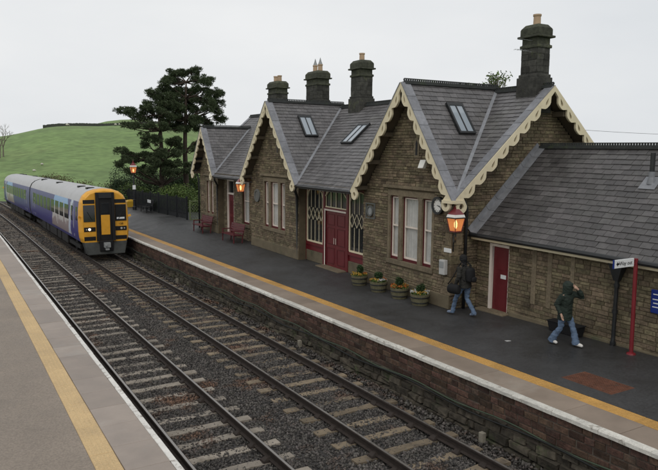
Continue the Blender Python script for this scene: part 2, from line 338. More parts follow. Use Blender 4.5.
def np_mesh(name, V, F):
    me = bpy.data.meshes.new(name); n = F.shape[1]
    me.vertices.add(len(V)); me.vertices.foreach_set('co', V.astype(np.float32).ravel())
    me.loops.add(F.size); me.loops.foreach_set('vertex_index', F.astype(np.int32).ravel())
    me.polygons.add(len(F)); me.polygons.foreach_set('loop_start', np.arange(0, F.size, n, dtype=np.int32))
    me.polygons.foreach_set('loop_total', np.full(len(F), n, dtype=np.int32)); me.update(calc_edges=True); return me
parts = [rocks(80000, 2.92, 9.34, 5.5, 24, 0.020, 0.042), rocks(7000, 8.95, 9.38, 5, 40, .025, .05, .10), rocks(42000, 2.92, 9.34, 24, 48, 0.026, 0.046), rocks(15000, 2.9, 9.4, 48, 95, 0.04, 0.07)]
VV = []; FF = []; o = 0
for v, f in parts: VV.append(v); FF.append(f + o); o += len(v)
bo = link('ballast', np_mesh('ballast', np.concatenate(VV), np.concatenate(FF)), 'ballast'); stuff(bo)
bo['label'] = 'dark crushed stone ballast around the sleepers'; bo['category'] = 'ballast'

# ------------------------------------------------------------------ tracks
rail_prof = [(-.07,-.165),(.07,-.165),(.07,-.15),(.012,-.135),(.012,-.045),(.034,-.035),(.034,-.004),(.026,0),(-.026,0),(-.034,-.004),(-.034,-.035),(-.012,-.045),(-.012,-.135),(-.07,-.15)]
def track(cx, label, smat, seed):
    rn = random.Random(seed)
    t = thing('railway_track', label, 'railway track', (cx, 0, -0.17), 0, piv=(cx, 0, -0.17))
    for sx in (-0.7525, 0.7525):
        m = MB(); n = len(rail_prof); vs = [(cx + sx + bend(y) + x, y, z) for y in YL for x, z in rail_prof]; fs = []
        for j in range(len(YL)-1):
            for i in range(n):
                i2 = (i+1) % n; fs.append((j*n+i, j*n+i2, (j+1)*n+i2, (j+1)*n+i))
        m.add(vs, fs); r = m.build('rail', 'rail_rust', t)
        m = MB(); vs = [(cx + sx + bend(y) + x, y, 0.0015) for y in YL for x in (-.024, .024)]
        m.add(vs, [(2*j, 2*j+1, 2*j+3, 2*j+2) for j in range(len(YL)-1)]); m.build('running_surface', 'rail_top', r)
    meshes = []
    for k in range(5):
        m = MB(); nseg = 8; L = 2.5
        pts_lo = []; rows = []
        for i in range(nseg+1):
            x = -L/2 + L*i/nseg; w = 0.125 + rn.uniform(-.012, .012); zt = rn.uniform(-.012, .006)
            rows.append([(x, -w, -.13), (x, w, -.13), (x, w-.012, zt), (x, -w+.012, zt)])
        vs = [p for r_ in rows for p in r_]; fs = [(3,2,1,0), tuple(4*nseg + q for q in range(4))]
        for i in range(nseg):
            for q in range(4): fs.append((4*i+q, 4*i+(q+1) % 4, 4*i+4+(q+1) % 4, 4*i+4+q))
        m.add(vs, fs); meshes.append(m.mesh('sleeper')); meshes[-1].materials.append(MATS[smat])
    ch = MB(); sx = 0
    ch.add([(-.15,-.09,-.01),(.15,-.09,-.01),(.15,.09,-.01),(-.15,.09,-.01),(-.14,-.08,.03),(.14,-.08,.03),(.14,.08,.03),(-.14,.08,.03),(-.06,-.05,.075),(.06,-.05,.075),(.06,.05,.075),(-.06,.05,.075)],
           [(0,3,2,1),(0,1,5,4),(1,2,6,5),(2,3,7,6),(3,0,4,7),(4,5,9,8),(5,6,10,9),(6,7,11,10),(7,4,8,11),(8,9,10,11)])
    chm = ch.mesh('rail_chair'); chm.materials.append(MATS['rail_rust'])
    y = 4.0 + rn.uniform(0, .5); k = 0
    while y < 96:
        o = bpy.data.objects.new('sleeper', meshes[k % 5]); COL.objects.link(o); o.parent = t
        o.location = (bend(y) + rn.uniform(-.04, .04), y, rn.uniform(-.04, -.018)); o.rotation_euler = (0, 0, rn.uniform(-.012, .012))
        if y < 45:
            for sx in (-.7525, .7525):
                c = bpy.data.objects.new('rail_chair', chm); COL.objects.link(c); c.parent = o; c.location = (sx, 0, 0)
        y += 0.72 + rn.uniform(-.03, .03); k += 1
    return t
track(T1, 'railway track with pale weathered sleepers alongside the brown platform', 'sleeper', 3)
track(T2, 'railway track with brown sleepers that the train stands on', 'sleeper_brown', 5)

# ------------------------------------------------------------------ platforms
def slab_row(parent, name, mat, x0, x1, y0, y1, step, z0, z1, seed, jit=0.0, gap=0.006, tact=False, chip=False):
    rn = random.Random(seed); L = step - gap; mats = []; me = []
    for k in range(4):
        m = MB(); w = (x1-x0)/2; b = 0.008
        if chip:
            ny = 6; rows = []
            for i in range(ny+1):
                yy = -L/2 + L*i/ny; e = rn.uniform(0, .012); 
                rows.append([(-w+rn.uniform(0,.01), yy, z0-z1), (w, yy, z0-z1), (w, yy, 0), (-w+.02+e, yy, 0), (-w+rn.uniform(0,.006), yy, -.02-e)])
            n = 5; vs = [p for r_ in rows for p in r_]; fs = [(4,3,2,1,0), tuple(n*ny+q for q in range(n))]
            for i in range(ny):
                for q in range(n): fs.append((n*i+q, n*i+(q+1) % n, n*i+n+(q+1) % n, n*i+n+q))
            m.add(vs, fs)
        else:
            m.hexa([(-w,-L/2,z0-z1),(w,-L/2,z0-z1),(w,L/2,z0-z1),(-w,L/2,z0-z1)], [(-w,-L/2,-b),(w,-L/2,-b),(w,L/2,-b),(-w,L/2,-b)])
            m.hexa([(-w,-L/2,-b),(w,-L/2,-b),(w,L/2,-b),(-w,L/2,-b)], [(-w+b,-L/2+b,0),(w-b,-L/2+b,0),(w-b,L/2-b,0),(-w+b,L/2-b,0)])
        if tact:      # raised lozenges of the warning strip
            nb = int(L/0.1); nw = int((x1-x0)/0.066)
            for i in range(nb):
                for j in range(nw):
                    yy = -L/2 + .05 + i*(L-.04)/nb; xx = -w + .033 + j*(2*w-.066)/(nw-1)
                    m.add([(xx-.017,yy-.03,0),(xx+.017,yy-.03,0),(xx+.017,yy+.03,0),(xx-.017,yy+.03,0),(xx-.009,yy-.02,.006),(xx+.009,yy-.02,.006),(xx+.009,yy+.02,.006),(xx-.009,yy+.02,.006)],
                          [(4,5,6,7),(0,1,5,4),(1,2,6,5),(2,3,7,6),(3,0,4,7)])
        mm = m.mesh(name); mm.materials.append(MATS[mat]); me.append(mm)
    y = y0; k = 0
    while y < y1:
        o = bpy.data.objects.new(name, me[rn.randrange(4)]); COL.objects.link(o); o.parent = parent
        o.location = ((x0+x1)/2 + rn.uniform(-jit, jit), y + step/2, z1 + rn.uniform(-.004, .004) * (1 if jit else .5)); o.rotation_euler = (rn.uniform(-.002,.002), 0, rn.uniform(-.003,.003) if jit else 0)
        y += step; k += 1
# left platform (brown tarmac)
pl = struct(MB().box(-9, LE-.12, -8, 74, -0.55, PZ-.10).build('platform', 'platform_fill'))
struct(MB().box(-9, 1.70, -8, 74, PZ-.099, PZ).build('platform_surface', 'asphalt_pale'))
slab_row(pl, 'tactile_slab', 'tactile_pale', 1.705, 2.07, 3, 74, 1.2, PZ-.08, PZ+.004, 1, tact=True)
slab_row(pl, 'coping_slab', 'coping_left', 2.078, LE-.105, 3, 74, 0.92, PZ-.10, PZ+.002, 2, jit=.003)
slab_row(pl, 'edge_stone', 'white_worn', LE-.10, LE, 3, 74, 0.92, PZ-.14, PZ, 3, jit=.004, chip=False)
# right platform
pr = struct(MB().box(RE+.16, 22, -8, 62, -0.55, PZ-.101).build('platform', 'platform_fill'))
m = MB(); gx = [10.55, 10.56, 10.8, 11.1, 11.4, 11.7, 12.0, 12.3, 12.6, 12.9, 13.1, 14, 22]; gy = [-8, 10, 15.1] + list(range(17, 47, 2)) + [47, 62]
m.add([(x, y, plat(x, y) if i else PZ-.099) for y in gy for i, x in enumerate(gx)], [(j*13+i, j*13+i+1, (j+1)*13+i+1, (j+1)*13+i) for j in range(len(gy)-1) for i in range(12)])
struct(m.build('platform_surface', 'asphalt_dark'))
slab_row(pr, 'tactile_slab', 'tactile_strong', 10.21, 10.545, 2, 62, 1.2, PZ-.08, PZ+.004, 4, tact=True)
slab_row(pr, 'paving_slab', 'paving_right', RE+.131, 10.205, 2, 62, 1.15, PZ-.10, PZ+.002, 5, jit=.003)
slab_row(pr, 'edge_stone', 'white_edge', RE-.02, RE+.125, 2, 62, 0.98, PZ-.088, PZ+.003, 6, jit=.006, chip=True)
# brick face of the right platform: courses of bricks, the largest 300 in view as pieces
back = struct(MB().box(RE+.05, RE+.155, -8, 62, -0.55, PZ-.105).build('platform_wall', 'brick_mortar'))
bm_ = []
for k in range(6):
    rn = random.Random(k); m = MB(); j = lambda a: rn.uniform(-a, a)
    h, L, d = 0.128, 0.33, 0.09
    m.hexa([(d,-L/2,-h/2),(d,L/2,-h/2),(d,L/2,h/2),(d,-L/2,h/2)], [(0.012,-L/2,-h/2),(0.012,L/2,-h/2),(0.012,L/2,h/2),(0.012,-L/2,h/2)])
    m.hexa([(0.012,-L/2,-h/2),(0.012,L/2,-h/2),(0.012,L/2,h/2),(0.012,-L/2,h/2)], [(0+j(.006),-L/2+.012+j(.006),-h/2+.012+j(.006)),(j(.006),L/2-.012+j(.006),-h/2+.012+j(.006)),(j(.006),L/2-.012+j(.006),h/2-.012+j(.006)),(j(.006),-L/2+.012+j(.006),h/2-.012+j(.006))])
    mm = m.mesh('brick'); mm.materials.append(MATS['brick']); bm_.append(mm)
rn = random.Random(11); rest = MB(); slots = []
for c in range(4):
    zc = PZ - .095 - .07 - c*0.142; y = 3.2 + (0.17 if c % 2 else 0)
    while y < 60:
        s = rn.choice([1, 1, 1, .62]); slots.append((y + .165*s, zc, s)); y += 0.345*s
slots.sort(key=lambda q: q[0])
near = [q for q in slots if q[0] > 5.2][:300]; ids = set(map(id, near))
for q in slots:
    y, zc, s = q; dx = rn.uniform(-.008, .012)
    if id(q) in ids:
        o = bpy.data.objects.new('brick', rn.choice(bm_)); COL.objects.link(o); o.parent = back
        o.location = (RE + .028 + dx, y, zc + rn.uniform(-.004, .004)); o.scale = (1, s*rn.uniform(.95,1), rn.uniform(.94, 1)); o.rotation_euler = (rn.uniform(-.01,.01), 0, 0)
    else:
        L = .33*s; rest.box(RE+.028+dx, RE+.11, y-L/2, y+L/2, zc-.064, zc+.064)
stuff(rest.build('brickwork', 'brick', back))
# rough mossy rubble footing below the bricks
ft = MB()
for zlo, zhi, px in ((.12, .245, .02), (-.03, .12, .0), (-.2, -.03, -.04), (-.42, -.2, -.09)):
    y = 3.0 + rn.uniform(0, .3)
    while y < 60:
        L = rn.uniform(.16, .6); a = zlo + rn.uniform(-.03, .02); b = zhi + rn.uniform(-.02, .02 if zhi < .2 else .0); dx = px + rn.uniform(-.035, .03); j = lambda: rn.uniform(-.03, .03)
        ft.hexa([(RE+.12,y,a),(RE+.12,y+L,a),(RE+.12,y+L,b),(RE+.12,y,b)], [(RE+dx+j(),y+.012+abs(j()),a+.01+abs(j())),(RE+dx+j(),y+L-.012-abs(j()),a+.01+abs(j())),(RE+dx+j(),y+L-.012-abs(j()),b-.01-abs(j())),(RE+dx+j(),y+.012+abs(j()),b-.01-abs(j()))])
        y += L
stuff(ft.build('footing', 'footing', back))
# cables draped along the wall, small concrete markers
def cable(label, z_of, r, mat, x):
    pts = [(x, 3 + i*.35, z_of(3 + i*.35)) for i in range(int(45/.35))]
    o = MB().tube(pts, r, 6).build('cable', mat, smooth=True); tag(o, label, 'cable', None)
cable('green cable drooping along the brick platform wall', lambda y: .235 + .07*math.cos(y*1.05)**2 + .03*math.sin(y*.33), .016, 'cable_green', RE-.03)
cable('black cable hanging below the green one on the platform wall', lambda y: .13 + .09*math.cos(y*.72+.6)**2 + .04*math.sin(y*.21), .020, 'cable_black', RE-.05)
for i, (x, y, lab) in enumerate([(9.12, 9.4, 'pale concrete marker block in ballast below rusty platform grating'), (9.12, 17.3, 'pale concrete marker block in ballast opposite the flower barrels'), (9.12, 29.5, 'pale concrete marker block in ballast nearest the train')]):
    o = MB().prism([(x-.05,y-.06,-.45),(x+.05,y-.06,-.45),(x+.05,y+.06,-.45),(x-.05,y+.06,-.45)], (0.01,0,.42)).build('marker_block', 'concrete_marker', bevel=.01); tag(o, lab, 'marker block')
# rusty grating let into the tarmac
g = thing('platform_grating', 'rusty square iron grating set flush in dark platform tarmac', 'grating', (11.37, 8.45, PZ), 0, piv=(11.37, 8.45, PZ))
MB().box(11.0, 11.74, 7.85, 9.05, PZ-.02, PZ+.004).build('plate', 'rust_plate', g)
m = MB()
for i in range(12):
    for j in range(18):
        x = 11.03 + i*.0595; y = 7.88 + j*.0645; m.box(x, x+.035, y, y+.04, PZ+.003, PZ+.011)
stuff(m.build('tread', 'rust_plate', g))

lt = MB().hexa([(12.02,11.6,PZ+.004),(12.14,11.58,PZ+.004),(12.13,11.67,PZ+.004),(12.03,11.69,PZ+.004)], [(12.02,11.6,PZ+.007),(12.14,11.58,PZ+.02),(12.13,11.67,PZ+.008),(12.03,11.69,PZ+.015)]).build('paper_scrap', 'pale_box'); tag(lt, 'small pale scrap of paper lying on the dark tarmac', 'litter')
# ------------------------------------------------------------------ station house
PVT = (13.15, 15.1, PZ)
BROT = -R_(1.0); TILT = 0.017        # the house stands level while the line falls away past it
def bw(x, y, z):           # design coordinates of the house -> world
    c, s = math.cos(BROT), math.sin(BROT); dx, dy = x - PVT[0], y - PVT[1]
    return (PVT[0] + dx*c - dy*s, PVT[1] + dx*s + dy*c, z + TILT*dy)
house = thing('station_house', 'stone station house with slate roofs, cream scalloped gables and dark chimneys', 'building', PVT, BROT, piv=PVT); house.rotation_euler = (TILT, 0, BROT)
XF = 13.15; RX, RZ = 16.62, 7.72; EX, EZ = 12.75, 4.25
SM = (RZ - EZ)/(RX - EX)            # main roof slope
GABLES = [dict(c=17.2, hm=2.65, hp=3.0, z=7.84, w=(15.1, 20.05)), dict(c=27.75, hm=3.0, hp=3.2, z=7.88, w=(25.3, 30.6)), dict(c=36.95, hm=1.85, hp=2.0, z=6.95, w=(35.5, 38.65))]
def hh(G, sd): return G['hp'] if sd > 0 else G['hm']
YE = 39.0                            # far verge
def subtract(iv, holes):
    out = [iv]
    for a, b in holes:
        nx_ = []
        for p, q in out:
            if b <= p or a >= q: nx_.append((p, q)); continue
            if a > p: nx_.append((p, a))
            if b < q: nx_.append((b, q))
        out = nx_
    return [(p, q) for p, q in out if q - p > .03]
# a wall: rubble stones over a mortar core.  u runs along the wall, fr(u, z, d) maps to 3D (d outwards)
def wall(parent, fr, u_of_z, z0, z1, holes, seed, thick=.35, hrow=(.065, .125), wst=(.13, .42), gable_top=None, name='wall'):
    rn = random.Random(seed)
    us = sorted({u_of_z(z0)[0], u_of_z(z0)[1], *[h[0] for h in holes], *[h[1] for h in holes]})
    zt = gable_top[0] if gable_top else z1
    zs = sorted({z0, zt, *[h[2] for h in holes], *[h[3] for h in holes]})
    core = MB()
    for a, b in zip(us[:-1], us[1:]):
        for c, d in zip(zs[:-1], zs[1:]):
            um, zm = (a+b)/2, (c+d)/2
            if any(h[0] < um < h[1] and h[2] < zm < h[3] for h in holes): continue
            core.hexa([fr(a,c,0),fr(b,c,0),fr(b,c,-thick),fr(a,c,-thick)], [fr(a,d,0),fr(b,d,0),fr(b,d,-thick),fr(a,d,-thick)])
    if gable_top:
        (u0, u1) = u_of_z(zt + 1e-4); pz, pu = gable_top[1], gable_top[2]
        core.add([fr(u0,zt,0),fr(u1,zt,0),fr(pu,pz,0),fr(u0,zt,-thick),fr(u1,zt,-thick),fr(pu,pz,-thick)], [(0,1,2),(5,4,3),(0,3,4,1),(1,4,5,2),(2,5,3,0)])
    w = core.build(name, 'mortar', parent)
    st = MB(); z = z0
    while z < z1 - .03:
        h = min(rn.uniform(*hrow), z1 - z); zm = z + h/2
        a, b = u_of_z(zm)
        for p, q in subtract((a, b), [(hh[0], hh[1]) for hh in holes if hh[2] < z + h - .02 and hh[3] > z + .02]):
            u = p
            while u < q - .01:
                L = rn.uniform(*wst)
                if q - u - L < .1: L = q - u
                L = min(L, q - u); g = .007; e = rn.uniform(.008, .03); j = lambda: rn.uniform(-.006, .006)
                st.add([fr(u+g,z+g,0),fr(u+L-g,z+g,0),fr(u+L-g,z+h-g,0),fr(u+g,z+h-g,0),
                        fr(u+g+.006+j()*.7,z+g+.006+j()*.7,e+j()),fr(u+L-g-.006+j()*.7,z+g+.006+j()*.7,e+j()),fr(u+L-g-.006+j()*.7,z+h-g-.006+j()*.7,e+j()),fr(u+g+.006+j()*.7,z+h-g-.006+j()*.7,e+j())],
                       [(4,5,6,7),(0,1,5,4),(1,2,6,5),(2,3,7,6),(3,0,4,7)])
                u += L
        z += h
    stuff(st.build('stonework', 'stone', w)); return w
def dressed(parent, name, u0, u1, z0, z1, xf, out=.045, inn=.2, mat='dressed_stone', bev=.012):
    return MB().box(xf-out, xf+inn, u0, u1, z0, z1).build(name, mat, parent, bevel=bev)

def sash(parent, y0, y1, z0, z1, xg, pane='glass_pale', frame='cream_frame', outer='dark_red_timber', arch=0.0, meet=True):
    t = .04
    f = MB()
    for a, b, c, d in ((y0, y0+t, z0, z1), (y1-t, y1, z0, z1), (y0+t, y1-t, z1-t-arch, z1), (y0+t, y1-t, z0, z0+.09)):
        f.box(xg-.05, xg+.05, a, b, c, d)
    w = f.build('window', outer, parent)
    i0, i1, j0, j1 = y0+t, y1-t, z0+.09, z1-t-arch; s = .04; m = MB()
    for a, b, c, d in ((i0, i0+s, j0, j1), (i1-s, i1, j0, j1), (i0+s, i1-s, j1-s, j1), (i0+s, i1-s, j0, j0+s+.02)): m.box(xg-.03, xg+.03, a, b, c, d)
    if meet: zm = (j0+j1)/2 + .05; m.box(xg-.036, xg+.03, i0+s, i1-s, zm-.025, zm+.025)
    m.build('sash_frame', frame, w)
    MB().box(xg+.0, xg+.006, i0+s-.01, i1-s+.01, j0+s, j1-s+.01).build('pane', 'glass_clear', w)
    nf = 28; ph = (y0*7.3) % 3; c = MB(); rows_ = [(xg + .055 + .011*math.sin(q*1.25 + ph) + .004*math.sin(q*2.9), i0 + (i1-i0)*q/nf) for q in range(nf+1)]
    c.add([(a, b, z) for z in (j0, j1) for a, b in rows_], [(q, q+1, nf+2+q, nf+1+q) for q in range(nf)]); c.build('curtain', 'blind', w, smooth=True)
    return w
def fX(xf): return lambda u, z, d: (xf - d, u, z)

def front(gi, lights, seed, zs, ztop, zhood):
    G = GABLES[gi]; a, b = G['w']; km, kp = (G['z'] - EZ)/G['hm'], (G['z'] - EZ)/G['hp']
    apex = G['z'] - .22
    def u_of_z(z):
        return (max(a, G['c'] - (apex - z)/km), min(b, G['c'] + (apex - z)/kp))
    zt = min(apex - km*(G['c']-a), apex - kp*(b-G['c']))
    holes = [(y0-.0, y1+.0, zs, ztop) for y0, y1 in lights]
    lo, hi = lights[0][0], lights[-1][1]
    big = [(lo-.12, hi+.12, zs-.16, ztop+.20)]
    w = wall(house, fX(XF), lambda z: (a, b) if z <= zt else u_of_z(z), PZ, apex, big, seed, gable_top=(zt, apex, G['c']))
    # dressed stone window surround: sill, mullions, shouldered heads
    dressed(w, 'sill', lo-.12, hi+.12, zs-.16, zs-.001, XF, .05, .28)
    dressed(w, 'lintel', lo-.12, hi+.12, ztop+.001, ztop+.20, XF, .022, .28)
    xs_ = [lo-.12] + [v for y0, y1 in lights for v in (y0, y1)] + [hi+.12]
    for q in range(0, len(xs_), 2): dressed(w, 'mullion' if 0 < q < len(xs_)-2 else 'jamb', xs_[q]+.001, xs_[q+1]-.001, zs, ztop, XF, .02, .28)
    for y0, y1 in lights:
        for yy, s in ((y0, 1), (y1, -1)):
            m = MB(); r = .10; pts = [(XF-.018, yy, ztop)] + [(XF-.018, yy + s*r*(1-math.cos(t)), ztop - r*(1-math.sin(t)) if False else ztop - r + r*math.sin(t)) for t in [i*math.pi/8 for i in range(5)]]
            m.prism(pts, (.26, 0, 0)).build('window_shoulder', 'dressed_stone', w)
        sash(w, y0, y1, zs, ztop, XF+.115)
    dressed(w, 'hood_mould', lo-.42, hi+.36, zhood, zhood+.10, XF, .09, .02)
    dressed(w, 'plinth', a-.005, b+.005, PZ, PZ+.42, XF, .05, .02, 'plinth_stone', .02)
    # narrow ventilation slit in the gable
    if gi < 2:
        m = MB(); zc = zhood + 1.35
        m.prism([(XF-.03, G['c']-.28+dy, zc+dz) for dy, dz in ((-.13,-.32),(.13,-.32),(.13,.18),(.06,.32),(-.06,.32),(-.13,.18))], (.06,0,0)).build('vent_surround', 'dressed_stone', w)
        m = MB(); m.prism([(XF-.036, G['c']-.28+dy, zc+dz) for dy, dz in ((-.05,-.24),(.05,-.24),(.05,.14),(0,.24),(-.05,.14))], (.03,0,0)).build('vent_slit', 'underlay', w)
    return w
front(0, [(16.06, 16.58), (16.77, 17.66), (17.85, 18.37)], 21, 2.02, 4.2, 4.46)
front(1, [(26.7, 27.21), (27.43, 28.29), (28.51, 29.02)], 22, 2.02, 4.2, 4.46)
front(2, [(36.30, 36.78), (37.0, 37.48)], 23, 1.95, 3.85, 4.15)

# wall between the two farther gables: door and sash window
XB = 13.5
wb = wall(house, fX(XB), lambda z: (30.8, 35.55), PZ, 4.5, [(31.75, 32.75, 1.75, 4.05), (33.95, 35.05, PZ, 4.05)], 31)
dressed(wb, 'lintel', 31.65, 32.85, 4.05, 4.3, XB, .03, .2); dressed(wb, 'sill', 31.65, 32.85, 1.58, 1.75, XB, .06, .25)
sash(wb, 31.75, 32.75, 1.75, 4.05, XB+.15)
dressed(wb, 'lintel', 33.85, 35.15, 4.05, 4.3, XB, .03, .2)
d = MB().box(XB+.10, XB+.15, 34.05, 34.95, PZ+.02, 3.2).build('door', 'red_paint', house)
m = MB()
for a, b, c, e in ((33.95, 34.05, PZ, 4.05), (34.95, 35.05, PZ, 4.05), (34.05, 34.95, 3.2, 3.3), (34.05, 34.95, 3.95, 4.05)): m.box(XB+.02, XB+.17, a, b, c, e)
m.build('door_frame', 'cream_frame', d)
MB().box(XB+.11, XB+.12, 34.05, 34.95, 3.3, 3.95).build('fanlight', 'glass_dark', d)
m = MB()
for zz in (1.2, 2.1): 
    for yy in (34.14, 34.54): m.box(XB+.09, XB+.105, yy, yy+.3, zz, zz+.75)
m.build('panel', 'dark_red_timber', d)

# timber and glass screen with double doors between the two nearer gables
XS = 13.55
sc = MB().box(XS, XS+.06, 20.05, 25.45, PZ+.4, 4.35)
scr = MB()
def rect(mb, y0, y1, z0, z1, x0, x1): mb.box(x0, x1, y0, y1, z0, z1)
Y0, Y1 = 20.06, 25.44
for y in (Y0, 21.72, 23.62, Y1-.14): rect(scr, y, y+.14, PZ+.02, 4.35, XS-.06, XS+.08)
rect(scr, Y0, Y1, 4.18, 4.36, XS-.055, XS+.075); 
for a, b in ((20.2, 21.72), (23.76, 25.3)):
    rect(scr, a, b, 1.62, 1.74, XS-.05, XS+.07); rect(scr, a, b, 1.1+.28, 1.62, XS, XS+.04)
rect(scr, 21.86, 23.62, 3.25, 3.36, XS-.05, XS+.07)
screen = scr.build('door_screen', 'red_paint', house)
for a, b in ((20.14, 21.74), (23.74, 25.36)): dressed(house, 'plinth', a, b, PZ, PZ+.47, XS, .03, .12, 'plinth_stone', .015)
def lattice(y0, y1, z0, z1, rows):
    p = MB().box(XS+.02, XS+.03, y0, y1, z0, z1).build('pane', 'glass_dark', screen)
    m = MB(); t = .022; w = (y1 - y0)/4; zmid = z0 + (z1-z0)*.52; dh = w*.75
    xa = XS-.02
    for e in (y0, y1): m.box(xa-.012, xa+.03, e-.03, e+.03, z0, z1)
    m.box(xa-.012, xa+.03, y0, y1, z0-.03, z0+.04)
    n = 4
    for k in range(1, n):     # uprights stop where the diamonds start
        yy = y0 + k*w; m.box(xa, xa+.02, yy-t/2, yy+t/2, z0, zmid - dh); m.box(xa, xa+.02, yy-t/2, yy+t/2, zmid + dh, z1-.03 - .42*(1 - math.sqrt(max(0, 1 - (2*k/n-1)**2))))
    for k in range(n):
        ym = y0 + (k+.5)*w
        for s in (-1, 1):
            for q in (-1, 1):
                m.bar((xa+.01, ym, zmid + q*dh*.0 + q*dh), (xa+.01, ym + s*w/2, zmid), .02, t, (1,0,0)) if rows else None
        for q in (-1, 1):
            m.bar((xa+.01, y0 + k*w, zmid + q*dh), (xa+.01, ym, zmid + q*dh*1.0), .02, t*.6, (1,0,0)) if False else None
    # arched head
    pts = [(y0 + (y1-y0)*i/12, z1 - .42*(1 - math.sqrt(max(0, 1 - (i/6-1)**2)))) for i in range(13)]
    for p, q in zip(pts[:-1], pts[1:]): m.bar((xa+.008, p[0], p[1]), (xa+.008, q[0], q[1]), .036, .05, (1,0,0))
    m.build('tracery', 'cream', screen)
    s = MB()
    for i in range(12):
        (a, za), (b, zb) = pts[i], pts[i+1]
        s.hexa([(xa+.012,a,za),(xa+.012,b,zb),(xa+.012,b,4.19),(xa+.012,a,4.19)], [(xa+.05,a,za),(xa+.05,b,zb),(xa+.05,b,4.19),(xa+.05,a,4.19)])
    s.build('spandrel', 'red_paint', screen)
lattice(20.26, 21.66, 1.78, 4.12, True); lattice(23.82, 25.24, 1.78, 4.12, True)
# fanlight over the doors
MB().box(XS+.02, XS+.03, 21.9, 23.6, 3.36, 4.15).build('pane', 'glass_dark', screen)
m = MB()
for k in range(5): m.box(XS-.02, XS+.01, 21.92+k*.4125-.016, 21.92+k*.4125+.016, 3.38, 4.1)
pts = [(21.9 + 1.7*i/12, 4.13 - .3*(1 - math.sin(math.pi*i/12))**2) for i in range(13)]
for p, q in zip(pts[:-1], pts[1:]): m.bar((XS-.012, p[0], p[1]), (XS-.012, q[0], q[1]), .036, .06, (1,0,0))
m.box(XS-.03, XS+.01, 21.9, 23.6, 3.365, 3.41); m.build('tracery', 'cream', screen)
for a, b in ((21.93, 22.735), (22.745, 23.55)):
    dr = MB().box(XS-.01, XS+.04, a, b, PZ+.03, 3.24).build('door', 'red_paint', house)
    m = MB()
    for z0, z1 in ((1.05, 1.72), (1.85, 2.55), (2.65, 3.12)):
        m.box(XS-.022, XS-.008, a+.1, b-.1, z0, z0+.035); m.box(XS-.022, XS-.008, a+.1, b-.1, z1-.035, z1); m.box(XS-.022, XS-.008, a+.1, a+.135, z0+.035, z1-.035); m.box(XS-.022, XS-.008, b-.135, b-.1, z0+.035, z1-.035)
    m.build('panel', 'dark_red_timber', dr)
    MB().tube([(XS-.06, (b-.07) if a < 22.5 else (a+.07), 1.9), (XS-.06, (b-.07) if a < 22.5 else (a+.07), 2.15)], .012, 6).build('handle', 'cream_frame', dr)
m = MB(); m.box(XS-.066, XS-.062+.0, 23.55, 23.62, PZ+.03, 3.26); m.box(XS-.075, XS-.062, 21.87, 23.62, 3.235, 3.30); m.build('door_frame', 'cream_frame', house)
MB().box(XS-.45, XS+.1, 21.8, 23.7, PZ-.02, PZ+.035).build('threshold', 'dressed_stone', house, bevel=.01)
# dark hall behind the screen
MB().box(XS+1.6, XS+1.7, 20.1, 25.4, PZ, 4.5).build('hall_wall', 'underlay', house)

# flank towards the annex, far flank and back wall
kb = SM
def uB(z): 
    hw = (RZ - .2 - z)/kb; return (max(13.15, RX - hw), min(20.25, RX + hw))
fl = wall(house, lambda u, z, d: (u, 15.1 - d, z), uB, PZ, RZ-.2, [], 41, gable_top=(RZ-.2 - kb*3.55, RZ-.2, RX))
z = PZ + .42; k = 0
while z < 4.2:
    h = .26 + .06*(k % 3); L1, L2 = (.42, .26) if k % 2 else (.26, .42)
    MB().box(13.15-.034, 13.15+L1, 15.1-.034, 15.1+L2, z+.006, min(z+h, 4.25)-.006).build('quoin', 'stone', fl, bevel=.014); z += h; k += 1
wall(house, lambda u, z, d: (u, 38.65 + d, z), uB, PZ, RZ-.2, [], 42, gable_top=(RZ-.2 - kb*3.55, RZ-.2, RX))
MB().box(20.0, 20.25, 15.2, 38.5, PZ, 4.5).build('back_wall', 'mortar', house)

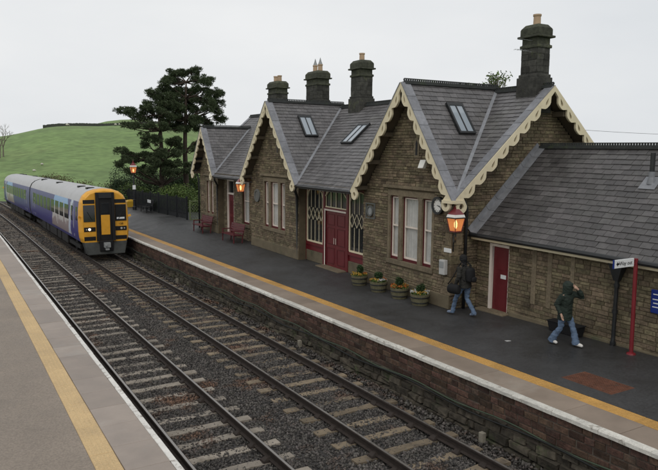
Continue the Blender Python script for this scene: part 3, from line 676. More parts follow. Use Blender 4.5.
# ------------------------------------------------------------------ slated roofs
def slated(parent, name, fr, s_of_t, tmax, seed, mat='slate', row=.19, wid=.28, pieces=0, under='underlay'):
    rn = random.Random(seed); u = MB(); n = 24
    for i in range(n):
        ta, tb = tmax*i/n, tmax*(i+1)/n
        A = s_of_t((ta+tb)/2)
        for k, (a, b) in enumerate(A):
            ia = s_of_t(ta+1e-4); ib = s_of_t(tb-1e-4)
            a0, b0 = ia[k] if k < len(ia) else (a, b); a1, b1 = ib[k] if k < len(ib) else (a, b)
            u.hexa([fr(a0,ta,-.06),fr(b0,ta,-.06),fr(b1,tb,-.06),fr(a1,tb,-.06)], [fr(a0,ta,0),fr(b0,ta,0),fr(b1,tb,0),fr(a1,tb,0)])
    rf = u.build(name, under, parent)
    rest = MB(); t = -.02; r = 0; plist = []
    while t < tmax - .02:
        t1 = min(t + row*1.25, tmax)
        for k, (a, b) in enumerate(s_of_t(max(min(t + row/2, tmax-1e-3), 1e-3))):
            lo = s_of_t(max(t, 1e-3)); hi = s_of_t(min(t1, tmax-1e-3))
            a0, b0 = lo[k] if k < len(lo) else (a, b); a1, b1 = hi[k] if k < len(hi) else (a, b)
            s = min(a0, a1) - (wid/2 if r % 2 else 0) + rn.uniform(-.02, .02); mx_ = max(b0, b1)
            while s < mx_:
                w = wid*rn.uniform(.93, 1.07); p, q = s + .004, s + w - .004; s += w
                x0, x1 = max(p, a0), min(q, b0); y0, y1 = max(p, a1), min(q, b1)
                if x1 - x0 < .03 and y1 - y0 < .03: continue
                if x1 < x0: x0 = x1 = (x0+x1)/2
                if y1 < y0: y0 = y1 = (y0+y1)/2
                h0 = .030 + rn.uniform(-.004, .006); h1 = .008; dt = rn.uniform(-.008, .008)
                full = (x0 == p and x1 == q and y0 == p and y1 == q)
                if pieces and full: plist.append((fr, (p+q)/2, t + dt, w/wid, rn.randrange(4)))
                else:
                    rest.add([fr(x0,t+dt,h0-.012),fr(x1,t+dt,h0-.012),fr(x1,t+dt,h0),fr(x0,t+dt,h0),fr(y0,t1,h1-.01),fr(y1,t1,h1-.01),fr(y1,t1,h1),fr(y0,t1,h1)],
                         [(0,1,2,3),(3,2,6,7),(0,3,7,4),(1,5,6,2)])
        t += row; r += 1
    return rf, rest, plist
# frames: s along the eave, t up the slope, d proud of it
Lm = math.hypot(RX-EX, RZ-EZ); cm, sm_ = (RX-EX)/Lm, (RZ-EZ)/Lm
frm = lambda s, t, d: (EX + t*cm - d*sm_, s, EZ + t*sm_ + d*cm)
def gable_iv(z, pad=0.0):
    out = []
    for G in GABLES:
        pass
    return out
def s_main(t):
    z = EZ + t*sm_; out = []; p = 14.62
    for G in GABLES:          # always one strip on each side of every gable, empty ones included
        f = max(0.0, (G['z'] - z)/(G['z'] - EZ)); q = max(p, G['c'] - G['hm']*f); out.append((p, q)); p = max(q, G['c'] + G['hp']*f)
    out.append((p, max(p, YE))); return out
rf, rest, _ = slated(house, 'main_roof', frm, s_main, Lm, 51); stuff(rest.build('slates', 'slate', rf))
frb = lambda s, t, d: (2*RX - EX - t*cm + d*sm_, s, EZ + t*sm_ + d*cm)
rf, rest, _ = slated(house, 'back_roof', frb, lambda t: [(14.62, YE)], Lm, 52); stuff(rest.build('slates', 'slate', rf))
VX = 12.68
for gi, G in enumerate(GABLES):
    for sd in (-1, 1):
        Lg = math.hypot(hh(G, sd), G['z']-EZ); cg, sg = hh(G, sd)/Lg, (G['z']-EZ)/Lg
        def fr(s, t, d, c0=G['c'], sd_=sd, cg_=cg, sg_=sg, GH_=hh(G, sd)): return (s, c0 + sd_*(GH_ - t*cg_) + sd_*d*sg_, EZ + t*sg_ + d*cg_)
        def sg_iv(t, sg_=sg): return [(VX, max(VX+.03, EX + (t*sg_)/SM))]
        rf, rest, _ = slated(house, 'gable_roof', fr, sg_iv, Lg, 60 + gi*2 + sd); stuff(rest.build('slates', 'slate', rf))
        # pale verge course along the edge of the gable and lead in the valley
        v = MB(); nseg = max(6, int(Lg/.55))
        for i in range(nseg):
            ta, tb = -.06 + (Lg+.06)*i/nseg, -.06 + (Lg+.06)*(i+1)/nseg - .008
            v.hexa([fr(VX-.05,ta,.02),fr(VX+.30,ta,.02),fr(VX+.30,tb,.02),fr(VX-.05,tb,.02)], [fr(VX-.05,ta,.058),fr(VX+.30,ta,.052),fr(VX+.30,tb,.048),fr(VX-.05,tb,.052)])
        v.build('verge', 'verge_slate', rf)
        zt = G['z']; p0 = Vector((EX+.12, G['c'] + sd*hh(G, sd)*(1 - .12*SM/(G['z']-EZ)), EZ + .12*SM)); p1 = Vector((EX + (zt-EZ)/SM, G['c'], zt))
        nrm = (Vector((-sm_, 0, cm)) + Vector((0, sd*sg, cg))).normalized()
        MB().bar(p0 + nrm*.05, p1 + nrm*.05, .11, .035, nrm).build('valley_lead', 'lead', rf)
# verge over the flank gable (faces the annex)
for fr, nm in ((frm, 0), (frb, 1)):
    v = MB(); nseg = 9
    for yv, sg_ in ((14.55, 1), (YE+.05, -1)):
        for i in range(nseg):
            ta, tb = -.06 + (Lm+.06)*i/nseg, -.06 + (Lm+.06)*(i+1)/nseg - .008
            w = .34*sg_
            v.hexa([fr(yv,ta,.02),fr(yv+w,ta,.02),fr(yv+w,tb,.02),fr(yv,tb,.02)], [fr(yv,ta,.058),fr(yv+w,ta,.052),fr(yv+w,tb,.048),fr(yv,tb,.052)])
    stuff(v.build('verge', 'verge_slate', house))
# pierced ridge cresting
def crest(parent, a, b, zb):
    a = Vector(a); b = Vector(b); L = (b-a).length; d = (b-a)/L; m = MB(); up = Vector((0,0,1))
    m.bar(a + up*.02, b + up*.02, .20, .08); m.bar(a + up*.07, b + up*.07, .05, .03); m.bar(a + up*.148, b + up*.148, .04, .026)
    n = int(L/.085)
    for i in range(n+1): p = a + d*(L*i/n); m.bar(p + up*.08, p + up*.14, .04, .046, d)
    o = m.build('ridge_cresting', 'crest', parent); return o
for G in GABLES: crest(house, (VX+.1, G['c'], G['z']), (EX + (G['z']-EZ)/SM, G['c'], G['z']), 0)
crest(house, (RX, 14.6, RZ), (RX, YE, RZ), 0)

# ------------------------------------------------------------------ scalloped bargeboards
def barge_mesh(L, th, w0=.15, amp=.16, per=.58, foot=True):
    n = max(3, round((L - .45)/per)); us = w0*math.tan(th) if False else 0
    u0 = .34; per = (L - .32 - u0)/n
    outer = [(0, 0), (L, 0)]
    fc = (L - .10, .30); fr_ = .20
    if foot:
        outer += [(L + .02, .16)]
        for i in range(13):
            t = -0.45*math.pi + i*(1.25*math.pi)/12; outer.append((fc[0] + fr_*math.cos(t), fc[1] + fr_*math.sin(t)))
    pts = []
    for k in range(n):
        for i in range(9):
            t = i/9; t2 = t + .11*math.sin(2*math.pi*t); a = (.5 - .5*math.cos(2*math.pi*t2))**.8
            pts.append((u0 + (k + t)*per, w0 + amp*a))
    pts = [(.0, .13), (.16, .13), (.26, .145)] + pts; pts.append((u0 + n*per, w0))
    for p in reversed(pts): outer.append(p)
    # mitre at the apex (vertical cut)
    mt = math.tan(th); outer = [(max(u, v*mt), v) for u, v in outer]
    holes = []
    for k in range(n):
        uc = u0 + (k + .40)*per; h = []
        if uc - .15 < .2*mt: continue
        for i in range(10):
            t = 2*math.pi*i/10; a, b = .13*math.cos(t), .036*math.sin(t)*(1 + .7*math.cos(t)); c, s = math.cos(.42), math.sin(.42)
            h.append((uc + a*c - b*s, w0 + .015 + a*s + b*c))
        holes.append(h)
    if foot: holes.append([(fc[0] + .085*math.cos(2*math.pi*i/12), fc[1] + .085*math.sin(2*math.pi*i/12)) for i in range(12)])
    cu = bpy.data.curves.new('barge', 'CURVE'); cu.dimensions = '2D'; cu.fill_mode = 'BOTH'; cu.extrude = .035
    for loop in [outer] + holes:
        sp = cu.splines.new('POLY'); sp.points.add(len(loop)-1); sp.use_cyclic_u = True
        for p, (u, v) in zip(sp.points, loop): p.co = (u, v, 0, 1)
    co = bpy.data.objects.new('barge', cu); COL.objects.link(co)
    me = bpy.data.meshes.new_from_object(co.evaluated_get(bpy.context.evaluated_depsgraph_get()))
    bpy.data.objects.remove(co); bpy.data.curves.remove(cu); return me
def barge(parent, apex, du, dv, dn, L, th, **k):
    me = barge_mesh(L, th, **k); me.name = 'bargeboard'
    apex = Vector(apex); du, dv, dn = Vector(du), Vector(dv), Vector(dn); p = Vector(PIV[parent.name])
    for v in me.vertices:
        c = v.co.copy(); v.co = apex + du*c.x + dv*c.y + dn*c.z - p
    me.update(); return link('bargeboard', me, 'cream', parent)
for gi, G in enumerate(GABLES):
    H = G['z'] - EZ
    for sd in (-1, 1):
        L = math.hypot(hh(G, sd), H); c_, s_ = hh(G, sd)/L, H/L; th = math.atan2(H, hh(G, sd))
        foot_len = L + .04
        barge(house, (VX+.0, G['c'], G['z']+.035), (0, sd*c_, -s_), (0, -sd*s_, -c_), (1, 0, 0), foot_len, th, per=.58 if gi < 2 else .50, w0=.15 if gi < 2 else .135, amp=.16 if gi < 2 else .135)
    # soffit boards and purlin ends under the overhang
    m = MB()
    for sd in (-1, 1):
        for f_ in (.12, .38, .64, .9):
            y = G['c'] + sd*hh(G, sd)*f_*.98; z = G['z'] - H*f_ - .22; m.box(VX+.05, XF+.1, y-.06, y+.06, z-.08, z+.06)
        q = [(VX+.04, G['c'], G['z']-.10), (VX+.04, G['c']+sd*hh(G, sd)*.97, EZ+.02), (XF+.05, G['c']+sd*hh(G, sd)*.97, EZ+.02), (XF+.05, G['c'], G['z']-.10)]
        m.hexa(q, [(a, b, c-.025) for a, b, c in q])
    m.build('soffit', 'dark_timber', house)
thm = math.atan2(RZ-EZ, RX-EX)
for sd in (-1, 1):
    barge(house, (RX, 14.55, RZ+.035), (sd*cm, 0, -sm_), (-sd*sm_, 0, -cm), (0, 1, 0), Lm+.04, thm, per=.58)
m = MB()
for sd in (-1, 1):
    q = [(RX, 14.6, RZ-.12), (RX+sd*3.85, 14.6, RZ-.12-3.85*SM), (RX+sd*3.85, 15.12, RZ-.12-3.85*SM), (RX, 15.12, RZ-.12)]
    m.hexa(q, [(a, b, c-.025) for a, b, c in q])
    for f_ in (.15, .42, .7): 
        x = RX + sd*3.9*f_; m.box(x-.06, x+.06, 14.62, 15.15, RZ-3.9*f_*SM-.36, RZ-3.9*f_*SM-.2)
m.build('soffit', 'dark_timber', house)

m = MB(); m.add([(12.60,14.47,4.20),(13.02,14.47,4.20),(13.02,14.53,4.20),(12.66,14.53,4.20),(12.66,14.95,4.20),(12.60,14.95,4.20)] + [(12.60,14.47,4.29),(13.02,14.47,4.29),(13.02,14.53,4.29),(12.66,14.53,4.29),(12.66,14.95,4.29),(12.60,14.95,4.29)],
  [(5,4,3,2,1,0),(6,7,8,9,10,11)] + [(i, (i+1) % 6, 6+(i+1) % 6, 6+i) for i in range(6)]); m.build('corner_fascia', 'cream', house)
# gutters and downpipes
def gutter(parent, y0, y1, x, z):
    m = MB(); m.tube([(x, y0, z), (x, y1, z)], .062, 8); m.box(x+.03, x+.09, y0, y1, z-.09, z+.06); return m.build('gutter', 'black_iron', parent)
gutter(house, 20.22, 24.72, 12.72, 4.20); gutter(house, 31.0, 35.05, 12.72, 4.20)
MB().box(12.80, 13.56, 20.2, 25.0, 4.30, 4.34).build('soffit', 'dark_timber', house)
MB().box(12.80, 13.52, 31.2, 35.1, 4.34, 4.38).build('soffit', 'dark_timber', house)
def pipe(parent, pts, r=.05):
    o = MB().tube(pts, r, 8).build('downpipe', 'black_iron', parent, smooth=True); return o
pipe(house, [(12.74, 24.85, 4.15), (12.78, 24.95, 3.98), (13.05, 25.3, 3.7), (13.08, 25.36, 3.5), (13.08, 25.36, PZ)], .065)
pipe(house, [(12.74, 35.0, 4.15), (12.8, 35.1, 3.98), (13.08, 35.45, 3.7), (13.08, 35.5, 3.5), (13.08, 35.5, PZ)])
pipe(house, [(13.0, 38.9, 4.3), (13.1, 38.8, 3.9), (13.1, 38.78, PZ)])
pipe(house, [(13.5, 15.0, 4.25), (13.62, 15.0, 4.0), (13.62, 15.0, PZ)])

# roof windows
def skylight(fr, s0, s1, t0, t1):
    m = MB(); w = .07
    for a, b, c, d in ((s0, s0+w, t0, t1), (s1-w, s1, t0, t1), (s0+w, s1-w, t0, t0+w), (s0+w, s1-w, t1-w*1.6, t1), ((s0+s1)/2-.018, (s0+s1)/2+.018, t0+w, t1-w*1.6)):
        m.hexa([fr(a,c,0),fr(b,c,0),fr(b,d,0),fr(a,d,0)], [fr(a,c,.12),fr(b,c,.12),fr(b,d,.12),fr(a,d,.12)])
    k = m.build('skylight', 'black_iron', house)
    m = MB().hexa([fr(s0+w,t0+w,.08),fr(s1-w,t0+w,.08),fr(s1-w,t1-w,.08),fr(s0+w,t1-w,.08)], [fr(s0+w,t0+w,.095),fr(s1-w,t0+w,.095),fr(s1-w,t1-w,.095),fr(s0+w,t1-w,.095)])
    m.build('pane', 'skylight_glass', k)
def gfr(gi, sd):
    G = GABLES[gi]; Lg = math.hypot(hh(G, sd), G['z']-EZ); cg, sg = hh(G, sd)/Lg, (G['z']-EZ)/Lg
    return (lambda s, t, d: (s, G['c'] + sd*(hh(G, sd) - t*cg) + sd*d*sg, EZ + t*sg + d*cg)), sg
f3, sg3 = gfr(0, -1); skylight(f3, 14.05, 14.72, (6.22-EZ)/sg3, (7.2-EZ)/sg3)
f2, sg2 = gfr(1, -1); skylight(f2, 14.0, 14.68, (6.28-EZ)/sg2, (7.22-EZ)/sg2)
skylight(frm, 23.35, 24.25, (5.95-EZ)/sm_, (6.78-EZ)/sm_)
skylight(frm, 20.9, 21.3, (6.0-EZ)/sm_, (6.5-EZ)/sm_)

# chimneys
def chimney(x, y, wx, wy, zb, zt, pots, spike=False, seed=1):
    rn = random.Random(seed); m = MB(); z = zb
    c = MB()
    zs_ = zt - .62
    while z < zs_ - .02:
        h = min(.19, zs_ - z); 
        for (ax, L, fixed, sgn) in (('y', wy, x-wx/2, -1), ('y', wy, x+wx/2, 1), ('x', wx, y-wy/2, -1), ('x', wx, y+wy/2, 1)):
            n = max(2, int(L/.32)); o = rn.uniform(-.08, .08); cuts = [0] + [L*(k/n) + o for k in range(1, n)] + [L]
            for a, b in zip(cuts[:-1], cuts[1:]):
                g = .006; e = rn.uniform(.005, .016)
                if ax == 'y': c.box(fixed - .03, fixed + .03, y-wy/2+a+g, y-wy/2+b-g, z+g, z+h-g) if False else c.box(min(fixed, fixed+sgn*e), max(fixed, fixed+sgn*e), y-wy/2+a+g, y-wy/2+b-g, z+g, z+h-g)
                else: c.box(x-wx/2+a+g, x-wx/2+b-g, min(fixed, fixed+sgn*e), max(fixed, fixed+sgn*e), z+g, z+h-g)
        z += h
    m.box(x-wx/2, x+wx/2, y-wy/2, y+wy/2, zb-1.0, zs_)
    ch = m.build('chimney', 'chimney_stone', house)
    stuff(c.build('stonework', 'chimney_stone', ch))
    m = MB(); a, b = wx/2, wy/2
    m.box(x-a-.09, x+a+.09, y-b-.09, y+b+.09, zb-.9, zb+.22)
    m.box(x-a-.05, x+a+.05, y-b-.05, y+b+.05, zb+.22, zb+.32)
    m.build('chimney_base', 'chimney_stone', ch, bevel=.02)
    m = MB()
    def ring(e, z0, z1): m.box(x-a-e, x+a+e, y-b-e, y+b+e, z0, z1)
    ring(.05, zs_-.12, zs_-.02); ring(.0, zs_-.02, zs_+.20); ring(.115, zs_+.20, zs_+.27); ring(.05, zs_+.27, zs_+.48)
    m.hexa([(x-a-.05,y-b-.05,zs_+.48),(x+a+.05,y-b-.05,zs_+.48),(x+a+.05,y+b+.05,zs_+.48),(x-a-.05,y+b+.05,zs_+.48)], [(x-a+.06,y-b+.06,zt),(x+a-.06,y-b+.06,zt),(x+a-.06,y+b-.06,zt),(x-a+.06,y+b-.06,zt)])
    m.build('chimney_cap', 'chimney_cap', ch, bevel=.02)
    for py in pots:
        MB().lathe([(.13, 0), (.12, .05), (.115, .28), (.135, .30), (.135, .35), (.09, .35), (.09, .2)], (x, y+py, zt-.02), 12).build('chimney_pot', 'pot', ch, smooth=False)
        if spike: MB().lathe([(.125, 0), (.06, .16), (.008, .34)], (x, y+py, zt+.33), 8).build('pot_cowl', 'grey_metal', ch)
chimney(16.64, 15.42, .56, .66, 7.85, 9.72, [0], seed=3)
chimney(16.66, 25.9, .64, .82, 7.85, 9.78, [0], seed=4)
chimney(16.8, 30.4, .7, 1.2, 7.95, 9.74, [-.27, .27], True, seed=5)
chimney(16.9, 35.5, .7, 1.2, 7.95, 9.66, [-.27, .27], seed=6)
m = MB(); m.tube([(16.45, 15.3, 9.2), (15.75, 15.35, 9.22)], .006, 5); m.tube([(16.45, 15.3, 8.85), (15.7, 15.4, 8.9)], .006, 5)
for k in range(4): m.tube([(15.75+k*.14, 15.25, 8.89), (15.75+k*.14, 15.5, 8.89)], .004, 4)
m.build('aerial', 'grey_metal', house)
# ------------------------------------------------------------------ annex
AP = (14.17, 15.1, PZ)
annex = thing('station_annex', 'low stone annex with long slate roof and narrow red door beside the station house', 'building', AP, 0, piv=AP); annex.rotation_euler = (.019, 0, 0)
AX = 14.17; AEX, AEZ, ARX, ARZ = 13.86, 3.22, 16.7, 5.84; AY0, AY1 = 5.3, 15.04
SA = (ARZ-AEZ)/(ARX-AEX); LA = math.hypot(ARX-AEX, ARZ-AEZ); ca, sa = (ARX-AEX)/LA, (ARZ-AEZ)/LA
aw = wall(annex, fX(AX), lambda z: (AY0+.2, AY1), PZ, 3.2, [(13.72, 14.5, PZ, 2.98)], 71, hrow=(.075, .14), wst=(.15, .46))
wall(annex, lambda u, z, d: (u, AY0+.2 - d, z), lambda z: (max(AX, ARX-(ARZ-.15-z)/SA), min(19.2, ARX+(ARZ-.15-z)/SA)), PZ, ARZ-.15, [], 72, gable_top=(ARZ-.15-SA*2.53, ARZ-.15, ARX))
MB().box(19.0, 19.2, AY0+.4, AY1, PZ, 3.2).build('back_wall', 'mortar', annex)
fra = lambda s, t, d: (AEX + t*ca - d*sa, s, AEZ + t*sa + d*ca)
rf, rest, pl_ = slated(annex, 'roof', fra, lambda t: [(AY0, AY1)], LA, 73, 'slate_annex', .2, .31, pieces=1)
pl_.sort(key=lambda q: (q[1] < 8.0, math.hypot(fra(q[1], q[2], 0)[0], q[1])))
sm4 = []
for k in range(4):
    rn = random.Random(90+k); j = lambda: rn.uniform(-.006, .006); w = .302; m = MB(); h0 = .03; T = .25
    m.add([(-w/2,j(),h0-.013),(w/2,j(),h0-.013),(w/2-.004,j(),h0+j()*.4),(-w/2+.004,j(),h0+j()*.4),(-w/2,T,-.002),(w/2,T,-.002),(w/2,T,.008),(-w/2,T,.008)], [(0,1,2,3),(3,2,6,7),(0,3,7,4),(1,5,6,2)])
    mm = m.mesh('slate'); mm.materials.append(MATS['slate_annex']); sm4.append(mm)
rotm = Matrix(((0, ca, -sa), (-1, 0, 0), (0, sa, ca))).to_euler()
rn = random.Random(5)
for i, (fr_, s, t, w, k) in enumerate(pl_):
    if i < 300:
        o = bpy.data.objects.new('slate', sm4[k]); COL.objects.link(o); o.parent = rf; p = Vector(fra(s, t, 0)) - Vector(AP)
        o.location = p; o.rotation_euler = rotm; o.scale = (w, 1, 1)
        if rn.random() < .06: o.rotation_euler.rotate_axis('Z', rn.uniform(-.04, .04))
    else:
        a, b = s - .151*w, s + .151*w; h0 = .03 + rn.uniform(-.004, .006); t1 = min(t + .25, LA)
        rest.add([fra(a,t,h0-.012),fra(b,t,h0-.012),fra(b,t,h0),fra(a,t,h0),fra(a,t1,-.002),fra(b,t1,-.002),fra(b,t1,.008),fra(a,t1,.008)], [(0,1,2,3),(3,2,6,7),(0,3,7,4),(1,5,6,2)])
stuff(rest.build('slates', 'slate_annex', rf))
frab = lambda s, t, d: (2*ARX - AEX - t*ca + d*sa, s, AEZ + t*sa + d*ca)
rf2, rest, _ = slated(annex, 'back_roof', frab, lambda t: [(AY0, AY1)], LA, 74, 'slate_annex', .2, .31); stuff(rest.build('slates', 'slate_annex', rf2))
crest(annex, (ARX, AY0, ARZ), (ARX, AY1-.02, ARZ), 0)
m = MB(); n = 8
for i in range(n):      # stepped lead flashing against the house
    t0, t1 = LA*i/n, LA*(i+1)/n - .01
    m.hexa([fra(AY1-.26,t0,.03),fra(AY1,t0,.03),fra(AY1,t1,.03),fra(AY1-.26,t1,.03)], [fra(AY1-.26,t0,.05),fra(AY1,t0,.06),fra(AY1,t1,.06),fra(AY1-.26,t1,.05)])
    m.hexa([fra(AY1-.03,t0,.03),fra(AY1,t0,.03),fra(AY1,t1,.03),fra(AY1-.03,t1,.03)], [fra(AY1-.03,t0,.22),fra(AY1,t0,.22),fra(AY1,t1,.22),fra(AY1-.03,t1,.22)])
m.build('flashing', 'lead', annex)
m = MB(); m.tube([(AEX-.05, AY0, AEZ-.03), (AEX-.05, AY1, AEZ-.03)], .065, 8); m.build('gutter', 'black_iron', annex)
MB().box(AEX+.02, AEX+.06, AY0, AY1, AEZ-.17, AEZ-.075).build('fascia', 'cream', annex)
MB().box(AEX+.06, AX+.02, AY0, AY1, AEZ-.12, AEZ-.09).build('soffit', 'dark_timber', annex)
# narrow red door with cream frame
d = MB().box(AX+.05, AX+.10, 13.76, 14.38, PZ+.03, 2.90).build('door', 'red_paint', annex)
m = MB(); m.box(AX-.02, AX+.12, 14.40, 14.50, PZ, 2.98); m.box(AX-.02, AX+.12, 13.72, 14.40, 2.90, 2.98); m.box(AX+.02, AX+.12, 13.72, 13.76, PZ, 2.90); m.build('door_frame', 'cream_frame', d)
m = MB(); m.box(AX+.036, AX+.052, 13.86, 14.07, 1.95, 2.07); m.build('door_plate', 'sign_white', d)
for z0, z1 in ((1.05, 1.75), (2.2, 2.8)): MB().box(AX+.042, AX+.052, 13.86, 14.28, z0, z1).build('panel', 'red_paint', d, bevel=.004)
MB().box(AX-.3, AX+.1, 13.6, 14.75, PZ-.02, PZ+.07).build('doorstep', 'dressed_stone', annex, bevel=.012)
# blocked-up openings: dressed jambs with rubble between
for y, w in ((12.75, .16), (12.2, .15), (11.45, .13)): dressed(aw, 'jamb', y-w/2, y+w/2, PZ+.55, 3.0, AX, .036, .02, 'dressed_stone', .01)
dressed(aw, 'plinth', AY0+.2, 13.6, PZ, PZ+.16, AX, .07, .02, 'plinth_stone', .02)
# cast hopper and downpipe, vent pipe
m = MB(); y = 10.05; x = AX-.13
m.hexa([(x-.06,y-.06,2.62),(x+.06,y-.06,2.62),(x+.06,y+.06,2.62),(x-.06,y+.06,2.62)], [(x-.12,y-.2,3.05),(x+.10,y-.2,3.05),(x+.10,y+.2,3.05),(x-.12,y+.2,3.05)])
m.tube([(x, y, 2.65), (x, y, 1.2), (x-.02, y, PZ+.02)], [.05, .05, .06], 10); 
for z in (1.05, 1.85, 2.5): m.tube([(x, y, z-.04), (x, y, z+.04)], .07, 10)
m.build('downpipe', 'black_iron', annex)
m = MB(); vx, vy, vz = fra(10.45, (4.94-AEZ)/sa, 0); m.tube([(vx, vy, vz-.1), (vx, vy, 5.72)], .06, 10); m.build('vent_pipe', 'black_iron', annex, smooth=False)
m = MB(); m.lathe([(.12, -.02), (.075, .16), (.075, .3)], (vx, vy, vz), 12); t = (4.94-AEZ)/sa
m.hexa([fra(10.22,t-.25,.035),fra(10.68,t-.25,.035),fra(10.68,t+.2,.03),fra(10.22,t+.2,.03)], [fra(10.22,t-.25,.045),fra(10.68,t-.25,.045),fra(10.68,t+.2,.04),fra(10.22,t+.2,.04)]); m.build('vent_flashing', 'lead', annex)

# ------------------------------------------------------------------ things on the walls
# clock
cp = bw(13.07, 15.62, 4.05)
ck = thing('wall_clock', 'round white clock with black rim on the gable wall beside the lantern', 'clock', cp, BROT)
ring_ = lambda r0, r1, x0, x1, n=32: MB().add([(x, r*math.cos(2*math.pi*i/n), r*math.sin(2*math.pi*i/n)) for x, r in ((x0, r1), (x1, r1), (x0, r0), (x1, r0)) for i in range(n)],
     [(a*n+i, a*n+(i+1) % n, b*n+(i+1) % n, b*n+i) for a, b in ((0, 1), (0, 2), (2, 3), (1, 3)) for i in range(n)])
ring_(.205, .275, -.06, .08).build('rim', 'black_iron', ck)
m = MB(); n = 32; m.add([(-.02, .21*math.cos(2*math.pi*i/n), .21*math.sin(2*math.pi*i/n)) for i in range(n)] + [(.06, .21*math.cos(2*math.pi*i/n), .21*math.sin(2*math.pi*i/n)) for i in range(n)], [tuple(range(n)), tuple(range(2*n-1, n-1, -1))] + [(i, (i+1) % n, n+(i+1) % n, n+i) for i in range(n)])
face = m.build('dial', 'white_paint', ck)
m = MB()
for i in range(12):
    a = 2*math.pi*i/12; y_, z_ = -math.sin(a), math.cos(a); m.bar((-.024, y_*.15, z_*.15), (-.024, y_*.19, z_*.19), .008, .018, (1,0,0))
m.build('hour_mark', 'sign_black', face)
for a, L, w in ((R_(97), .11, .022), (R_(112), .165, .014)):
    MB().bar((-.03, math.sin(a)*.03, -math.cos(a)*.03), (-.03, -math.sin(a)*L, math.cos(a)*L), .008, w, (1,0,0)).build('hand', 'sign_black', ck)
# floodlight
fp = bw(13.08, 16.2, 5.32)
fl_ = thing('floodlight', 'small white floodlight under the scalloped edge of the nearest gable', 'floodlight', fp, BROT)
m = MB(); m.hexa([(-.30,-.13,-.14),(-.30,.13,-.14),(-.18,.15,.12),(-.18,-.15,.12)], [(-.16,-.10,-.17),(-.16,.10,-.17),(-.05,.10,.06),(-.05,-.10,.06)]); m.build('housing', 'white_paint', fl_, bevel=.015)
MB().tube([(-.1, 0, -.02), (0.0, 0, .06)], .03, 8).build('bracket', 'white_paint', fl_)
def plate(name, x, y, z, w, h, t, mat, label, cat, bev=.005):
    p = bw(x, y, z); o = MB().box(-t, 0, -w/2, w/2, -h/2, h/2).build(name, mat, bevel=bev); o.location = p; o.rotation_euler = (0, 0, BROT); tag(o, label, cat); return o
plate('notice_plate', 13.115, 15.0+.18, 2.72, .34, .13, .02, 'sign_white', 'small white notice plate on the wall below the lantern', 'sign')
bx_ = thing('wall_box', 'pale grey metal box fixed to the wall beneath the white notice plate', 'box', bw(13.115, 15.3, 2.2), BROT)
MB().box(-.14, 0, -.13, .13, -.24, .22).build('case', 'pale_box', bx_, bevel=.02); MB().box(-.152, -.14, -.10, .10, -.02, .17).build('door', 'grey_metal', bx_, bevel=.005)
for (y, z, r, lab) in ((19.5, 3.56, .2, 'grey square-framed vent disc on the wall beside the double doors'), (29.75, 3.46, .32, 'large dark grey disc on the wall of the second gable')):
    o = thing('wall_disc', lab, 'vent', bw(13.12, y, z), BROT); ring_(r*.7, r, -.05, .02, 24).build('rim', 'roundel', o)
    n = 24; m = MB().add([(-.025, r*.72*math.cos(2*math.pi*i/n), r*.72*math.sin(2*math.pi*i/n)) for i in range(n)], [tuple(range(n))]); m.build('grille', 'roundel' if r > .3 else 'grey_metal', o)
    if r < .3:
        m = MB()
        for s in (-1, 1): m.box(-.03, .01, s*.27-.02, s*.27+.02, -.28, .28); m.box(-.03, .01, -.25, .25, s*.26-.02, s*.26+.02)
        m.build('frame', 'roundel', o)
o = thing('blue_sign', 'blue rounded sign with white marks on the annex wall', 'sign', (AX-.03, 9.0, 2.18))
MB().box(-.03, 0, -.16, .16, -.28, .28).build('panel', 'sign_blue', o, bevel=.03)
m = MB()
for z, w in ((.17, .2), (.05, .22), (-.04, .18), (-.13, .22)): m.box(-.034, -.029, -w/2, w/2, z-.012, z+.012)
m.build('lettering', 'sign_white', o)

# lanterns
def lantern(root, mb_off, s=1.0, hang=False):
    x, y, z = mb_off     # z = bottom of the glass
    def ring4(r, zz): r *= .80; return [(x + sx*r*s, y + sy*r*s, z + zz*s) for sx, sy in ((-1,-1),(1,-1),(1,1),(-1,1))]
    g = MB(); g.hexa(ring4(.15, 0), ring4(.235, .40)); gl = g.build('glass', 'lamp_glow', root)
    f = MB()
    a, b = ring4(.153, 0), ring4(.24, .40)
    for p, q in zip(a, b): f.bar(p, q, .022*s, .022*s)
    for k in range(4): f.bar(a[k], a[(k+1) % 4], .03*s, .03*s); 
    f.build('frame', 'maroon', root)
    m = MB(); m.hexa(ring4(.27, .40), ring4(.27, .435)); m.build('rim', 'black_iron', root)
    m = MB(); m.hexa(ring4(.255, .436), ring4(.225, .52)); m.build('band', 'white_paint', root)
    m = MB(); m.hexa(ring4(.225, .521), ring4(.16, .60)); m.hexa(ring4(.16, .60), ring4(.07, .70)); m.hexa(ring4(.07, .70), ring4(.075, .75)); m.build('cap', 'maroon', root)
    m = MB(); m.lathe([(.05, 0), (.06, .03), (.02, .06), (.035, .1), (.012, .13), (.006, .24)], (x, y, z + .75*s), 10); m.build('finial', 'maroon', root)
    m = MB(); m.lathe([(.02, .08), (.045, .14), (.05, .24), (.02, .32)], (x, y, z), 10); m.build('bulb', 'lamp_core', root, smooth=True)
    return gl
def lamp_light(root, off, e):
    ld = bpy.data.lights.new('lamp_bulb', 'POINT'); ld.energy = e; ld.color = (1.0, .55, .22); ld.shadow_soft_size = .18
    lo = bpy.data.objects.new('lamp_bulb', ld); COL.objects.link(lo); lo.parent = root; lo.location = off; return lo
l1 = thing('wall_lantern', 'lit station lantern with maroon cap on the corner below meeting bargeboards', 'lantern', (12.83, 14.53, 3.0), 0, 'lit platform lanterns')
lantern(l1, (0, 0, .38), .95)
